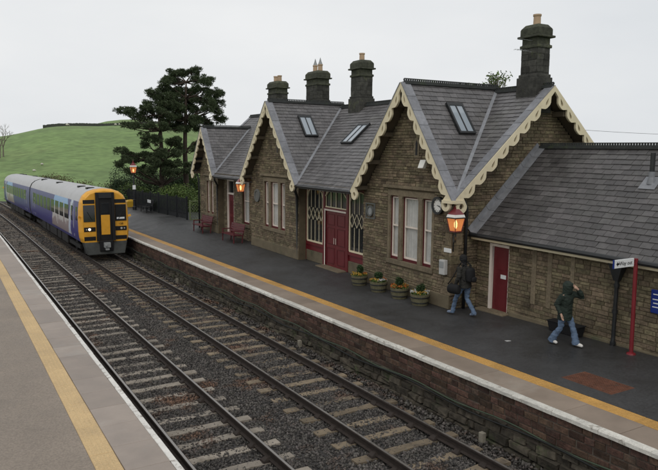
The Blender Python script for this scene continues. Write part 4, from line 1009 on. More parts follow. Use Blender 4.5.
m = MB(); m.tube([(0, 0, .38), (0, 0, .22), (.08, .1, .05), (.30, .42, 0)], .024, 6); m.tube([(.36, .52, .25), (.30, .42, 0), (.36, .5, -.3)], .02, 6); m.tube([(0, 0, .30), (.34, .48, .22)], .018, 6); m.build('bracket', 'black_iron', l1)
lamp_light(l1, (-.0, -.0, .12), 1.5)
p2 = bw(12.72, 30.95, 3.2)
l2 = thing('wall_lantern', 'lit copper-coloured lantern hanging from iron bracket on second gable', 'lantern', p2, 0, 'lit platform lanterns')
lantern(l2, (0, 0, .38), .95)
m = MB(); m.tube([(0, 0, 1.25), (.05, -.1, 1.35), (.2, -.35, 1.2), (.55, -.6, .95)], .024, 6); m.tube([(.5, -.6, .6), (.5, -.6, 1.2)], .03, 6); m.tube([(0, 0, .95), (.5, -.55, .85)], .03, 6); m.build('bracket', 'black_iron', l2)
lamp_light(l2, (-.0, 0, .2), 1.5)
lp = thing('lamp_post', 'lit lantern on tall iron post by the dark fence', 'lamp post', (13.35, 54.0, plat(13.35, 54)), 0)
MB().lathe([(.16, 0), (.16, .25), (.11, .3), (.10, .75), (.13, .8), (.065, .85), (.05, 2.6), (.075, 2.62), (.075, 2.68), (.045, 2.72), (.04, 3.0)], (0, 0, 0), 12).build('post', 'black_iron', lp)
m = MB(); m.box(-.12, .12, -.08, -.055, 1.65, 2.0); m.build('notice', 'sign_white', lp)
m = MB(); m.tube([(-.3, 0, 2.6), (.3, 0, 2.6)], .015, 6); m.build('ladder_bar', 'black_iron', lp)
lantern(lp, (0, 0, 2.98), 1.15); lamp_light(lp, (0, 0, 2.9), 1.5)

# ------------------------------------------------------------------ finger sign
fs = thing('finger_sign', 'white Way out finger sign on a dark red pole before the annex', 'sign', (13.76, 9.35, PZ))
m = MB(); m.tube([(0, 0, 0), (0, 0, 2.28)], .047, 12); m.lathe([(.11, 0), (.10, .03), (.055, .05)], (0, 0, 0), 12); m.build('pole', 'pole_red', fs)
sg = MB().box(-.80, -.10, -.02, .02, 2.11, 2.30).build('panel', 'sign_white', fs, bevel=.004)
m = MB(); m.tube([(-.1, 0, 2.26), (.0, 0, 2.26)], .02, 6); m.tube([(-.1, 0, 2.15), (.0, 0, 2.15)], .02, 6); m.build('arm', 'pole_red', fs)
MB().box(-.81, -.802, -.022, .022, 2.105, 2.305).build('end_cap', 'sign_blue', fs)
tm_ = text_mesh('Way out', .13, 'lettering'); to = link('lettering', tm_, 'sign_black', sg); to.location = (-.40, -.023, 2.205); to.rotation_euler = (R_(90), 0, 0)
m = MB(); m.prism([(-.74, -.0225, 2.205), (-.68, -.0225, 2.26), (-.68, -.0225, 2.225), (-.63, -.0225, 2.225), (-.63, -.0225, 2.185), (-.68, -.0225, 2.185), (-.68, -.0225, 2.15)], (0, -.002, 0)); m.build('arrow', 'sign_black', sg)

# ------------------------------------------------------------------ benches
def bench(loc, rz, label, mat='bench_red', board=None):
    loc = (loc[0], loc[1], plat(loc[0], loc[1])); b = thing('platform_bench', label, 'bench', loc, rz, 'platform benches'); L = 1.85
    for k in range(4): MB().box(-.50+k*.115, -.40+k*.115, -L/2, L/2, .40, .435).build('slat', mat, b)
    for k in range(4):
        z = .50 + k*.115; x = .02 + k*.028; MB().hexa([(x, -L/2, z), (x+.03, -L/2, z), (x+.03, L/2, z), (x, L/2, z)], [(x+.024, -L/2, z+.095), (x+.054, -L/2, z+.095), (x+.054, L/2, z+.095), (x+.024, L/2, z+.095)]).build('slat', mat, b)
    for y in (-L/2+.12, L/2-.12):
        m = MB(); m.bar((-.46, y, 0), (-.44, y, .62), .05, .05, (0,1,0)); m.bar((.0, y, 0), (.05, y, .45), .05, .05, (0,1,0)); m.bar((.04, y, .42), (.16, y, .95), .05, .05, (0,1,0)); m.bar((-.48, y, .385), (.03, y, .385), .05, .04, (0,1,0)); m.bar((-.47, y, .63), (.07, y, .63), .05, .04, (0,1,0))
        m.build('end_frame', mat if board is None else 'black_iron', b)
    if board: MB().box(-.02, .0, -.5, .5, .72, .95).build('name_board', 'sign_white', b)
    return b
p = bw(12.75, 36.6, PZ); bench(p, BROT, 'dark red slatted bench in front of the narrow farthest gable')
p = bw(12.85, 32.0, PZ); bench(p, BROT, 'dark red slatted bench below the hanging lantern by the far door')
bench((13.75, 51.0, PZ), BROT, 'dark bench with white board on its back against the black fence', 'black_fabric', True)
gb = thing('grit_bin', 'small yellow grit bin at the foot of the lamp post', 'bin', (13.75, 57.3, plat(14, 57))); gb.scale = (.8, .8, .75)
m = MB(); m.hexa([(-.3,-.42,0),(.3,-.42,0),(.3,.42,0),(-.3,.42,0)], [(-.36,-.5,.62),(.36,-.5,.62),(.36,.5,.62),(-.36,.5,.62)]); m.build('tub', 'grit_yellow', gb, bevel=.03)
m = MB(); m.hexa([(-.38,-.52,.625),(.38,-.52,.625),(.38,.52,.625),(-.38,.52,.625)], [(-.2,-.4,.80),(.3,-.4,.86),(.3,.4,.86),(-.2,.4,.80)]); m.build('lid', 'grit_yellow', gb, bevel=.03)

# ------------------------------------------------------------------ fence and lattice
FZ = plat(14, 46); A, B = Vector((14.25, 43.4, FZ)), Vector((13.95, 60.5, FZ)); dv_ = (B-A).normalized(); Lf = (B-A).length
fe = thing('platform_fence', 'tall black boarded fence along the back of the platform below the pines', 'fence', A, 0, piv=tuple(A))
npan = 8
for i in range(npan+1):
    p = A + dv_*(Lf*i/npan); MB().box(p.x-.06, p.x+.06, p.y-.06, p.y+.06, FZ-.1, FZ+1.55).build('post', 'fence_black', fe)
for i in range(npan):
    m = MB(); rn = random.Random(i)
    for k in range(17):
        p = A + dv_*(Lf*(i + (k+.6)/17.2)/npan); h = 1.5 + rn.uniform(-.03, .03); x = p.x - .035 + (k % 2)*.03
        m.box(x, x+.025, p.y-.055, p.y+.055, FZ+.03, FZ+h-.08)
    p = A + dv_*(Lf*i/npan); q = A + dv_*(Lf*(i+1)/npan)
    for z in (.35, 1.2): m.bar(p + Vector((.04, 0, z)), q + Vector((.04, 0, z)), .05, .08)
    stuff(m.build('board', 'fence_black', fe))
la = thing('lattice_gate', 'pale green diagonal lattice gate between the black fence and the house', 'gate', (14.4, 43.2, plat(14.4, 43.2)), 0)
m = MB(); W, Hh = 1.35, 1.25
for k in range(-7, 8):
    for s in (-1, 1):
        x0 = k*.19; pts = []
        a = (x0, 0.02*s, 0); b = (x0 + s*Hh*.8, .02*s, Hh)
        t0, t1 = 0, 1
        dx = b[0]-a[0]; lo, hi = 0, 1
        ta, tb = (0 - a[0])/dx, (W - a[0])/dx; lo = max(lo, min(ta, tb)); hi = min(hi, max(ta, tb))
        if hi - lo > .05: m.bar((a[0]+dx*lo, a[1], Hh*lo), (a[0]+dx*hi, a[1], Hh*hi), .015, .035, (0,1,0))
m.build('lattice', 'lattice_green', la)
m = MB(); 
for x in (0, W): m.box(x-.04, x+.04, -.05, .05, 0, Hh+.1)
m.box(0.04, W-.04, -.045, .045, 0, .05); m.box(.04, W-.04, -.045, .045, Hh, Hh+.06); m.build('frame', 'lattice_green', la)

# ------------------------------------------------------------------ flower barrels
def leaf_cloud(n, centre, radii, size, shell=.55, flat=0.0):
    d = rng.normal(size=(n, 3)); d /= np.linalg.norm(d, axis=1)[:, None]
    r = shell + (1-shell)*rng.random(n)**.6
    c = np.array(centre) + d*r[:, None]*np.array(radii)
    return c
def leaf_mesh(C, size, name, jit=.4, droop=0):
    n = len(C); a = rng.normal(size=(n, 3)); a /= np.linalg.norm(a, axis=1)[:, None]; b = rng.normal(size=(n, 3)); b -= a*(a*b).sum(1)[:, None]; b /= np.linalg.norm(b, axis=1)[:, None]
    s = (np.asarray(size)*rng.uniform(1-jit, 1+jit, n))[:, None]
    V = np.stack([C - a*s - b*s*.18, C - b*s*.5, C + a*s, C + b*s*.5], 1).reshape(-1, 3)
    F = np.arange(4*n).reshape(n, 4); return np_mesh(name, V, F)
def barrel(loc, cols, label, seed):
    if seed > 9: return
    b = thing('flower_barrel', label, 'planter', loc, random.Random(seed).uniform(0, 6), 'half-barrel planters below the window'); b.scale = (.9, .9, .88)
    MB().lathe([(.27, 0), (.305, .14), (.335, .30), (.345, .40), (.315, .40), (.30, .33)], (0, 0, 0), 48, flute=.02).build('tub', 'barrel_wood', b)
    for z, r in ((.08, .297), (.27, .338)): ring2 = MB().lathe([(r, z), (r+.006, z+.005), (r+.006, z+.04), (r, z+.045)], (0,0,0), 32).build('hoop', 'black_iron', b)
    MB().lathe([(.305, .33), (.28, .37), (.05, .40)], (0, 0, 0), 24).build('soil', 'soil', b, smooth=True)
    pl_ = MB().tube([(0, 0, .38), (.01, 0, .6)], .016, 6).build('stem', 'bark', b)
    link('topiary_ball', leaf_mesh(np.concatenate([leaf_cloud(260, (rng.uniform(-.06,.06), rng.uniform(-.06,.06), .63+rng.uniform(-.06,.08)), (.13, .13, .12), .02, .4) for _ in range(5)]), .026, 'topiary_ball'), 'topiary', b)
    C = leaf_cloud(500, (0, 0, .41), (.32, .32, .09), .02, .3); link('leaves', leaf_mesh(C, .035, 'leaves'), 'bush_leaves', b)
    for k, c in enumerate(cols):
        th = rng.uniform(0, 6.28, 14) ; rr = rng.uniform(.15, .33, 14); sel = (k*6.28/len(cols) + rng.uniform(0, 6.28/len(cols)*1.3, 14))
        C0 = np.stack([rr*np.cos(sel), rr*np.sin(sel), .46 + rng.uniform(-.02, .05, 14)], 1)
        C = np.repeat(C0, 9, 0) + rng.normal(0, .016, (14*9, 3)); stuff(link('flowers', leaf_mesh(C, .03, 'flowers'), c, b))
for (x, y, cols, lab, s) in ((12.76, 19.55, ['flower_yellow', 'flower_yellow', 'flower_orange'], 'half-barrel planter with yellow flowers nearest the double doors', 1),
        (12.74, 18.3, ['flower_orange', 'flower_yellow', 'flower_white'], 'half-barrel planter with mixed orange flowers second from the double doors', 2),
        (12.76, 17.12, ['flower_orange', 'flower_orange', 'flower_yellow'], 'half-barrel planter with red-orange flowers third from the double doors', 3),
        (12.76, 16.05, ['flower_white', 'flower_yellow', 'flower_white', 'flower_yellow'], 'half-barrel planter with white and yellow flowers nearest the lantern', 4)):
    barrel((x, y, plat(x, y)), cols, lab, s)
tr = thing('boot_trough', 'low black trough at the foot of the annex wall behind the woman', 'trough', (13.95, 11.4, PZ))
m = MB(); m.hexa([(-.12,-.45,0),(.12,-.45,0),(.12,.45,0),(-.12,.45,0)], [(-.15,-.5,.26),(.15,-.5,.26),(.15,.5,.26),(-.15,.5,.26)]); m.build('tub', 'black_fabric', tr, bevel=.02)
MB().box(-.165, .165, -.515, .515, .262, .29).build('rim', 'black_fabric', tr, bevel=.008)
# ------------------------------------------------------------------ train
def livery():
    m = bpy.data.materials.new('train_livery'); m.use_nodes = True; t = m.node_tree; N = t.nodes; L = t.links; b = N['Principled BSDF']
    b.inputs['Roughness'].default_value = .35
    tc = N.new('ShaderNodeTexCoord'); sp = N.new('ShaderNodeSeparateXYZ'); L.new(tc.outputs['Object'], sp.inputs[0])
    def mth(op, a, c=None):
        n = N.new('ShaderNodeMath'); n.operation = op
        for i, v in enumerate((a, c)):
            if v is None: continue
            if isinstance(v, (int, float)): n.inputs[i].default_value = v
            else: L.new(v, n.inputs[i])
        return n.outputs[0]
    def mix(f, a, c):
        n = N.new('ShaderNodeMix'); n.data_type = 'RGBA'; L.new(f, n.inputs['Factor'])
        for k, v in (('A', a), ('B', c)):
            if isinstance(v, tuple): n.inputs[k].default_value = (*v, 1)
            else: L.new(v, n.inputs[k])
        return n.outputs['Result']
    y, z = sp.outputs['Y'], sp.outputs['Z']
    nz = N.new('ShaderNodeTexNoise'); nz.inputs['Scale'].default_value = .8; nz.inputs['Detail'].default_value = 5; L.new(tc.outputs['Object'], nz.inputs['Vector'])
    wob = mth('MULTIPLY', mth('SUBTRACT', nz.outputs['Fac'], .5), 2.2)
    indigo = (0.042, 0.036, 0.19)
    # printed landscape: pale sky over sandy and grey fells, on the middle of the side
    zz = mth('ADD', z, wob)
    land = mix(mth('GREATER_THAN', zz, 2.55), (0.50, 0.47, 0.46), (0.24, 0.40, 0.66))
    land = mix(mth('LESS_THAN', zz, 1.75), land, (0.30, 0.24, 0.24))
    yy = mth('ADD', y, mth('MULTIPLY', wob, .5))
    msk = mth('MULTIPLY', mth('GREATER_THAN', mth('ADD', yy, mth('MULTIPLY', z, -.6)), 2.2), mth('LESS_THAN', mth('ADD', yy, mth('MULTIPLY', z, .8)), 11.6))
    col = mix(msk, indigo, land)
    swoosh = mth('LESS_THAN', mth('ABSOLUTE', mth('SUBTRACT', mth('ADD', y, mth('MULTIPLY', z, .55)), 4.2)), .35)
    col = mix(swoosh, col, (0.50, 0.55, 0.66))
    low = mth('LESS_THAN', z, 1.12); col = mix(low, col, (0.05, 0.05, 0.20))
    L.new(col, b.inputs['Base Color']); return m
MATS['train_livery'] = livery()
half = [(1.24, .92), (1.32, 1.15), (1.355, 1.5), (1.355, 2.25), (1.33, 2.75), (1.27, 3.16), (1.12, 3.48), (.86, 3.70), (.5, 3.83), (0, 3.88)]
def ringp(y, sx=1, dz=0, sub=None):
    h = sub or half; return [(-x*sx, y, z + dz*max(0, (z-2.2)/1.5)) for x, z in h] 
def car(label):
    c = thing('train_car', label, 'train', (0,0,0), 0, 'two cars of the passenger train'); Lc = 22.5
    def loft(secs, name, mat, close=False, smooth_=True):
        m = MB(); n = len(secs[0]); vs = [p for s in secs for p in s]
        fs = [(j*n+i, j*n+i+1, (j+1)*n+i+1, (j+1)*n+i) for j in range(len(secs)-1) for i in range(n-1)]
        m.add(vs, fs); return m.build(name, mat, c, smooth=smooth_)
    lower = half[:6]; upper = half[5:]
    side = lambda s: [[(s*x, y, z) for x, z in lower] for y in (.55, Lc)]
    bodies = []
    for s in (-1, 1): bodies.append(loft(side(s), 'body_side', 'train_livery'))
    up = lambda y: [(-x, y, z) for x, z in upper] + [(x, y, z) for x, z in reversed(upper[:-1])]
    roof = loft([up(.55), up(Lc)], 'roof', 'train_grey')
    m = MB()
    full = [(-x, z) for x, z in half] + [(x, z) for x, z in reversed(half[:-1])]
    m.add([(x, Lc, z) for x, z in full], [tuple(range(len(full)))]); m.build('end_wall', 'train_skirt', c)
    # yellow cab front, rounded into the sides
    secs = []
    for y, sx, sz in ((.56, 1, 1), (.32, .99, .995), (.14, .955, .982), (.04, .915, .966), (0, .88, .95)):
        secs.append([(x*sx, y + .035*(max(0, z-1.9)), (z-.92)*sz*1.0 + .92 - (0)) for x, z in full])
    n = len(full); mm = MB(); vs = [p for s in secs for p in s]; fs = [(j*n+i, j*n+i+1, (j+1)*n+i+1, (j+1)*n+i) for j in range(4) for i in range(n-1)]
    fs.append(tuple(4*n + i for i in range(n))); mm.add(vs, fs); cab = mm.build('cab_front', 'train_yellow', c)
    fy = lambda z, p: .035*max(0, z-1.9) - p          # face depth at height z, proud by p
    def panel(name, mat, x0, x1, z0, z1, p=.012, par=None, t=.03):
        q = [(x0, fy(z0,p), z0), (x1, fy(z0,p), z0), (x1, fy(z1,p), z1), (x0, fy(z1,p), z1)]
        return MB().hexa(q, [(a, b+t+p, cc) for a, b, cc in q]).build(name, mat, par or cab, bevel=.008)
    gw = MB()
    for x0, x1, z0, z1 in ((-.50, -.34, .98, 3.66), (.34, .50, .98, 3.66), (-.34, .34, 3.36, 3.66)):
        gw.hexa([(x0, -.16, z0), (x1, -.16, z0), (x1, -.10, z1), (x0, -.10, z1)], [(x0, .1, z0), (x1, .1, z0), (x1, .12, z1), (x0, .12, z1)])
    g = gw.build('gangway', 'train_black', c)
    dr = MB().box(-.34, .34, -.05, .06, 1.0, 3.36).build('gangway_door', 'train_black', c)
    MB().box(-.24, .24, -.075, -.05, 1.32, 2.42).build('door_panel', 'train_yellow', dr, bevel=.01)
    MB().box(-.20, .20, -.072, -.05, 2.5, 3.08).build('door_window', 'glass_dark', dr, bevel=.01)
    for s in (-1, 1):
        a, b = sorted((s*.54, s*1.15))
        panel('windscreen', 'glass_dark', a, b, 2.06, 2.98, .02); panel('destination_panel', 'train_black', a+.03*(s<0)*0, b, 3.06, 3.27, .016)
        panel('light_cluster', 'train_black', a+.0, b, 1.52, 1.76, .02); panel('lower_vent', 'train_black', a, b, 1.02, 1.24, .02)
        lt = MB(); lx = s*.86; 
        lt.lathe([(.062, 0), (.062, .03)], (0,0,0), 14); me = lt.mesh('headlight'); o = link('headlight', me, 'headlight' if s < 0 else 'lamp_off', cab); o.location = (lx, -.02, 1.64); o.rotation_euler = (R_(90), 0, 0)
        o2 = link('marker_light', me.copy(), None, cab); o2.data.materials.clear(); o2.data.materials.append(MATS['lamp_off']); o2.location = (s*1.02, -.02, 1.64); o2.rotation_euler = (R_(90), 0, 0); o2.scale = (.6, .6, 1)
        MB().tube([(s*.7, -.035, 2.14), (s*.95, -.03, 2.62)], .012, 5).build('wiper', 'train_black', cab)
        MB().bar((s*1.26, .12, 2.3), (s*1.42, .05, 2.35), .05, .12).build('mirror', 'train_yellow', cab)
    nb = link('number', text_mesh('158', .17, 'number'), 'sign_black', cab); nb.location = (.84, -.014, 1.9); nb.rotation_euler = (R_(90), 0, 0)
    panel('notice', 'sign_white', .62, 1.05, 2.16, 2.26, .03)
    # grey skirt, coupler
    m = MB(); m.hexa([(-1.0,-.12,.22),(1.0,-.12,.22),(1.0,.5,.22),(-1.0,.5,.22)], [(-1.17,.0,.93),(1.17,.0,.93),(1.2,.6,.93),(-1.2,.6,.93)]); m.build('skirt', 'train_skirt', c, bevel=.04)
    m = MB(); m.box(-.36, .36, -.18, .1, .42, .99); m.build('coupler_pocket', 'train_black', c, bevel=.02)
    m = MB(); m.box(-.17, .17, -.42, -.1, .62, .90); m.tube([(-.08, -.44, .76), (-.08, -.5, .76)], .06, 10); m.box(-.1, .1, -.38, -.15, .47, .6); m.build('coupler', 'grey_metal', c, bevel=.02)
    # windows, doors
    for s in (-1, 1):
        bs = bodies[0 if s < 0 else 1]
        def sp_(name, mat, y0, y1, z0, z1, p=.008, par=bs):
            m = MB(); zz = np.linspace(z0, z1, 4); xa = lambda z: s*(np.interp(z, [a[1] for a in lower], [a[0] for a in lower]) + p)
            for za, zb in zip(zz[:-1], zz[1:]): m.hexa([(xa(za), y0, za), (xa(za), y1, za), (xa(zb), y1, zb), (xa(zb), y0, zb)], [(xa(za)-s*.03, y0, za), (xa(za)-s*.03, y1, za), (xa(zb)-s*.03, y1, zb), (xa(zb)-s*.03, y0, zb)])
            return m.build(name, mat, par)
        sp_('cab_window', 'train_glass', .75, 1.25, 2.1, 2.85)
        for y0 in (2.0, 19.6):
            d = sp_('door', 'train_livery', y0, y0+.95, 1.12, 3.02, .012); sp_('door_window', 'train_glass', y0+.25, y0+.7, 2.0, 2.85, .02, d)
            for yy in (y0-.11, y0+.96): sp_('door_pillar', 'train_grey', yy, yy+.10, 1.12, 3.02, .012)
        y = 3.6
        while y < 18.8: sp_('window', 'train_glass', y, y+1.46, 1.98, 2.82); y += 1.86
    # roof vents, underframe, bogies
    for y0 in (1.6, 4.2, 12.5, 20.4): MB().box(-.62, -.2, y0, y0+.45, 3.70, 3.90).build('roof_vent', 'train_black', c, bevel=.02)
    m = MB()
    for y0, y1 in ((5.2, 7.4), (7.8, 9.2), (9.6, 12.6), (13.0, 14.4), (14.8, 16.8)): m.box(-1.2, 1.2, y0, y1, .34, .94)
    m.box(-.9, .9, .8, 22.2, .8, .95); m.build('underframe', 'underframe', c, bevel=.03)
    for yb in (3.2, 19.0):
        b = MB(); b.box(-1.12, -.98, yb-1.7, yb+1.7, .42, .62); b.box(.98, 1.12, yb-1.7, yb+1.7, .42, .62); b.box(-1, 1, yb-.25, yb+.25, .4, .75); bo_ = b.build('bogie', 'underframe', c)
        for dy in (-1.3, 1.3):
            for s in (-1, 1):
                w = MB().lathe([(.42, -.06), (.42, .05), (.36, .06), (.30, .03), (.1, .07)], (0,0,0), 20); wo_ = link('wheel', w.mesh('wheel'), 'underframe', bo_); wo_.location = (s*.76, yb+dy, .42); wo_.rotation_euler = (0, s*R_(90), 0)
    return c
YT = 37.6
c1 = car('leading train car with yellow cab front and lit headlight standing at the platform')
c1.location = (T2 + .03, YT, 0.003); c1.rotation_euler = (0, 0, math.atan2(-(bend(YT+22) - bend(YT)), 22))
c1.rotation_euler.z = -math.atan2(bend(YT+22.5) - bend(YT), 22.5)
c2 = copy_tree(c1); c2['label'] = 'trailing purple train car coupled behind the yellow-fronted one'
y2 = YT + 45.6; a2 = math.atan2(bend(y2) - bend(y2-22.5), 22.5)
c2.location = (T2 + .03 + bend(y2), y2, 0.003); c2.rotation_euler = (0, 0, math.pi - a2)
m = MB()
for k in range(6): m.box(-.55-.03*(k % 2), .55+.03*(k % 2), 22.5+k*.1, 22.6+k*.1, 1.0, 3.3)
m.build('gangway_bellows', 'train_black', c1)

# ------------------------------------------------------------------ trees and bushes
def needle_mesh(pads, per, size, name):
    C = []; A = []
    for (c, r, h) in pads:      # every bough carries several tufts of needles, each tuft a burst of short twigs
        for _ in range(int(6 + 8*r)):
            d = rng.normal(size=3); d /= np.linalg.norm(d); q = np.array(c) + d*np.array([r, r, h])*rng.uniform(.35, 1.0)**.7; rr = rng.uniform(.12, .30); n = int(per*rr*rr*9) + 14
            e = rng.normal(size=(n, 3)); e[:, 2] += .35; e /= np.linalg.norm(e, axis=1)[:, None]
            C.append(q + e*(rng.random(n)**.6)[:, None]*np.array([rr*1.15, rr*1.15, rr*.8])); A.append(e)
    C = np.concatenate(C); a = np.concatenate(A); n = len(C); a = a + rng.normal(0, .4, (n, 3)); a[:, 2] += .25; a /= np.linalg.norm(a, axis=1)[:, None]
    b = rng.normal(size=(n, 3)); b -= a*(a*b).sum(1)[:, None]; b /= np.linalg.norm(b, axis=1)[:, None]; s = rng.uniform(.6, 1.4, n)[:, None]*size; c2_ = np.cross(a, b)
    V = np.stack([C - b*s*.2, C + b*s*.2, C + a*s, C - c2_*s*.2, C + c2_*s*.2, C + a*s*.9], 1).reshape(-1, 3)
    return np_mesh(name, V, np.arange(6*n).reshape(-1, 3))
def pine(loc, H, label, pads, trunk, tr0, seed):
    rn = random.Random(seed); t = thing('pine_tree', label, 'tree', loc, 0, 'tall pines behind the platform')
    tk = MB(); n = len(trunk); tk.tube(trunk, [tr0*(1 - .8*i/(n-1)) for i in range(n)], 10); tko = tk.build('trunk', 'bark', t, smooth=True)
    lb = MB(); sub = []
    for (c, r, h) in pads:
        k = min(range(n), key=lambda i: abs(trunk[i][2] - (c[2] - .35*math.hypot(c[0]-trunk[0][0], c[1])))); a = Vector(trunk[k]); b = Vector(c) - Vector((0, 0, h*.5))
        mid = a.lerp(b, .5) + Vector((rn.uniform(-.2,.2), rn.uniform(-.2,.2), rn.uniform(-.3, .1)))
        lb.tube([a, mid, b], [.085, .05, .02], 5)
        for q in range(int(3 + r*4)):
            ang = rn.uniform(0, 6.28); e = b + Vector((math.cos(ang)*r*.9, math.sin(ang)*r*.9, rn.uniform(-.1, h*.9))); lb.tube([b, b.lerp(e, .5) + Vector((0,0,.08)), e], [.02, .014, .006], 4)
    lb.build('limb', 'bark', tko)
    link('crown', needle_mesh(pads, 150, .13, 'crown'), 'pine_needles', t); return t
def pine_pads(spec, rn):      # spec rows: (z, xmin, xmax, count, radius)
    out = []; K = 1.09
    for z, x0, x1, n, r in spec:
        z, x0, x1, n, r = z*K, x0*K, x1*K, int(n*2.3+.5), r*.8
        for i in range(n):
            f = (i + rn.uniform(.1, .9))/n; x = x0 + (x1-x0)*f; dep = math.sqrt(max(.05, 1 - (2*f-1)**2))*min(2.3, (x1-x0)/2.2)
            rr = r*rn.uniform(.5, 1.15); out.append(((x, rn.uniform(-dep, dep), z + rn.uniform(-.3, .3)), rr, rr*rn.uniform(.45, .72)))
    return out
rn = random.Random(3)
G0 = .85
padsA = pine_pads([(11.2, -.9, 1.3, 3, .7), (10.5, -1.8, 2.2, 5, .8), (9.8, -2.0, 2.9, 6, .8), (9.1, -1.6, 3.3, 6, .75), (8.3, -1.9, 2.9, 6, .75), (7.5, -1.6, 3.4, 5, .7), (6.9, -.6, 2.6, 4, .6), (5.2, -.8, 1.6, 2, .55)], rn)
pine((18.75, 57.2, G0), 12, 'tallest pine tree with bare lower trunk and flat dark crown', padsA, [(0,0,-.3),(.03,0,2.7),(.0,.05,5.4),(.1,0,8.1),(.2,0,10.0),(.25,0,11.4)], .29, 1)
padsB = pine_pads([(9.1, -.9, 1.2, 3, .7), (8.4, -1.4, 1.6, 4, .75), (7.7, -2.8, 1.4, 6, .75), (6.9, -3.0, 1.8, 5, .7), (5.7, -1.6, 1.8, 4, .65), (4.7, -3.0, 1.6, 6, .7), (4.0, -3.3, 2.2, 7, .7), (3.3, -2.8, 2.3, 6, .65)], rn)
pine((16.35, 56.4, G0), 10, 'shorter spreading pine tree with low boughs beside the tallest one', padsB, [(0,0,-.3),(.0,0,2.4),(.08,.05,4.8),(0,0,7.1),(-.1,0,8.4),(0,0,9.2)], .27, 2)
def bush(name, loc, rad, n, size, mat, label, group, stemn=5, cat='bush', hollow=.35):
    t = thing(name, label, cat, loc, 0, group); blobs = []
    rn = random.Random(int(loc[0]*100 + loc[1])); C = []
    for k in range(9):
        c = (rn.uniform(-.6, .6)*rad[0], rn.uniform(-.6, .6)*rad[1], rad[2]*rn.uniform(.35, 1.15)); r = rn.uniform(.35, .6)
        C.append(leaf_cloud(n//9, c, (rad[0]*r, rad[1]*r, rad[2]*r*.8), size, hollow))
    C = np.concatenate(C); C[:, 2] = np.maximum(C[:, 2], .03)
    link('foliage', leaf_mesh(C, size, 'foliage'), mat, t)
    m = MB()
    for k in range(stemn): m.tube([(rn.uniform(-.2,.2), rn.uniform(-.2,.2), -.1), (rn.uniform(-.5,.5)*rad[0], rn.uniform(-.5,.5)*rad[1], rad[2]*1.1)], [.04, .01], 5)
    m.build('stem', 'bark', t); return t
places = ['under the shorter pine', 'left of the lamp post', 'between the two pine trunks', 'behind the lattice gate', 'beyond the far end of the fence', 'behind the train roof', 'by the tallest pine trunk']
for (x, y, r, mat, lab) in ((15.5, 52.5, (1.6, 1.5, 1.75), 'bush_leaves', 'bright green bush behind the fence under the shorter pine'), (15.0, 60.5, (1.9, 1.7, 2.2), 'bush_leaves', 'bright green bush behind the fence near the lamp post'),
        (16.9, 54.0, (1.5, 1.4, 1.7), 'bush_leaves', 'yellowish green bush seen between the two pine trunks'), (17.4, 49.5, (1.6, 1.5, 1.5), 'bush_leaves', 'green bush behind the lattice gate'),
        (14.9, 63.5, (2.0, 2.0, 1.9), 'dark_leaves', 'dark green bush beyond the far end of the fence'), (19.5, 62, (2.4, 2.2, 2.4), 'dark_leaves', 'large dark bush behind the tallest pine'), (13.2, 68.5, (2.0, 2.0, 2.2), 'bush_leaves', 'green bush above the cab roof of the train'), (16.3, 67, (2.4, 2.0, 3.0), 'dark_leaves', 'tall dark shrub behind the lamp post and shorter pine'),
        (19.0, 67.5, (2.4, 2.0, 3.2), 'dark_leaves', 'tall dark shrub filling the gap between the pine trunks'), (21.8, 63, (2.4, 2.0, 3.0), 'bush_leaves', 'tall light green shrub behind the tallest pine'), (20.6, 55, (1.8, 1.8, 2.0), 'dark_leaves', 'dark shrub close to the far corner of the house')):
    bush('bush', (x, y, hill(x, y)), r, 8000, .075, mat, lab, 'bushes behind the fence')
for (x, y, r, lab) in ((13.5, 86, (3.0, 2.6, 2.6), 'brown scrub bush on the field edge behind the leading car'), (14, 95, (3.0, 2.6, 2.8), 'brown scrub bush at the foot of the hill behind the train joint'), (18, 84, (3.2, 2.6, 2.4), 'low olive scrub bush between the train and the green bushes'), (12.5, 104, (2.4, 2.2, 2.4), 'reddish scrub bush beyond the trailing car')):
    bush('scrub_bush', (x, y, hill(x, y)), r, 2600, .11, 'scrub', lab, 'scrub along the railway boundary', 14, hollow=.1)
hd = []
for k in range(60): hd.append(leaf_cloud(60, (rng.uniform(12.5, 26) , 74 + rng.uniform(-5, 26), 0), (1.3, 1.3, .7), .1, .1))
C = np.concatenate(hd); C[:, 2] = np.abs(C[:, 2]) + np.array([hill(a, b) for a, b in C[:, :2]])
und = stuff(link('undergrowth', leaf_mesh(C, .14, 'undergrowth'), 'scrub')); und['label'] = 'rough olive undergrowth along the railway boundary'; und['category'] = 'undergrowth'
C = np.stack([rng.uniform(14.4, 22, 9000), rng.uniform(40, 64, 9000), np.zeros(9000)], 1); C[:, 2] = [hill(a, b) + .12*rng.random() for a, b in C[:, :2]]
gr = stuff(link('rough_grass', leaf_mesh(C, .14, 'rough_grass'), 'bush_leaves')); gr['label'] = 'rough grass under the pines behind the fence'; gr['category'] = 'grass'
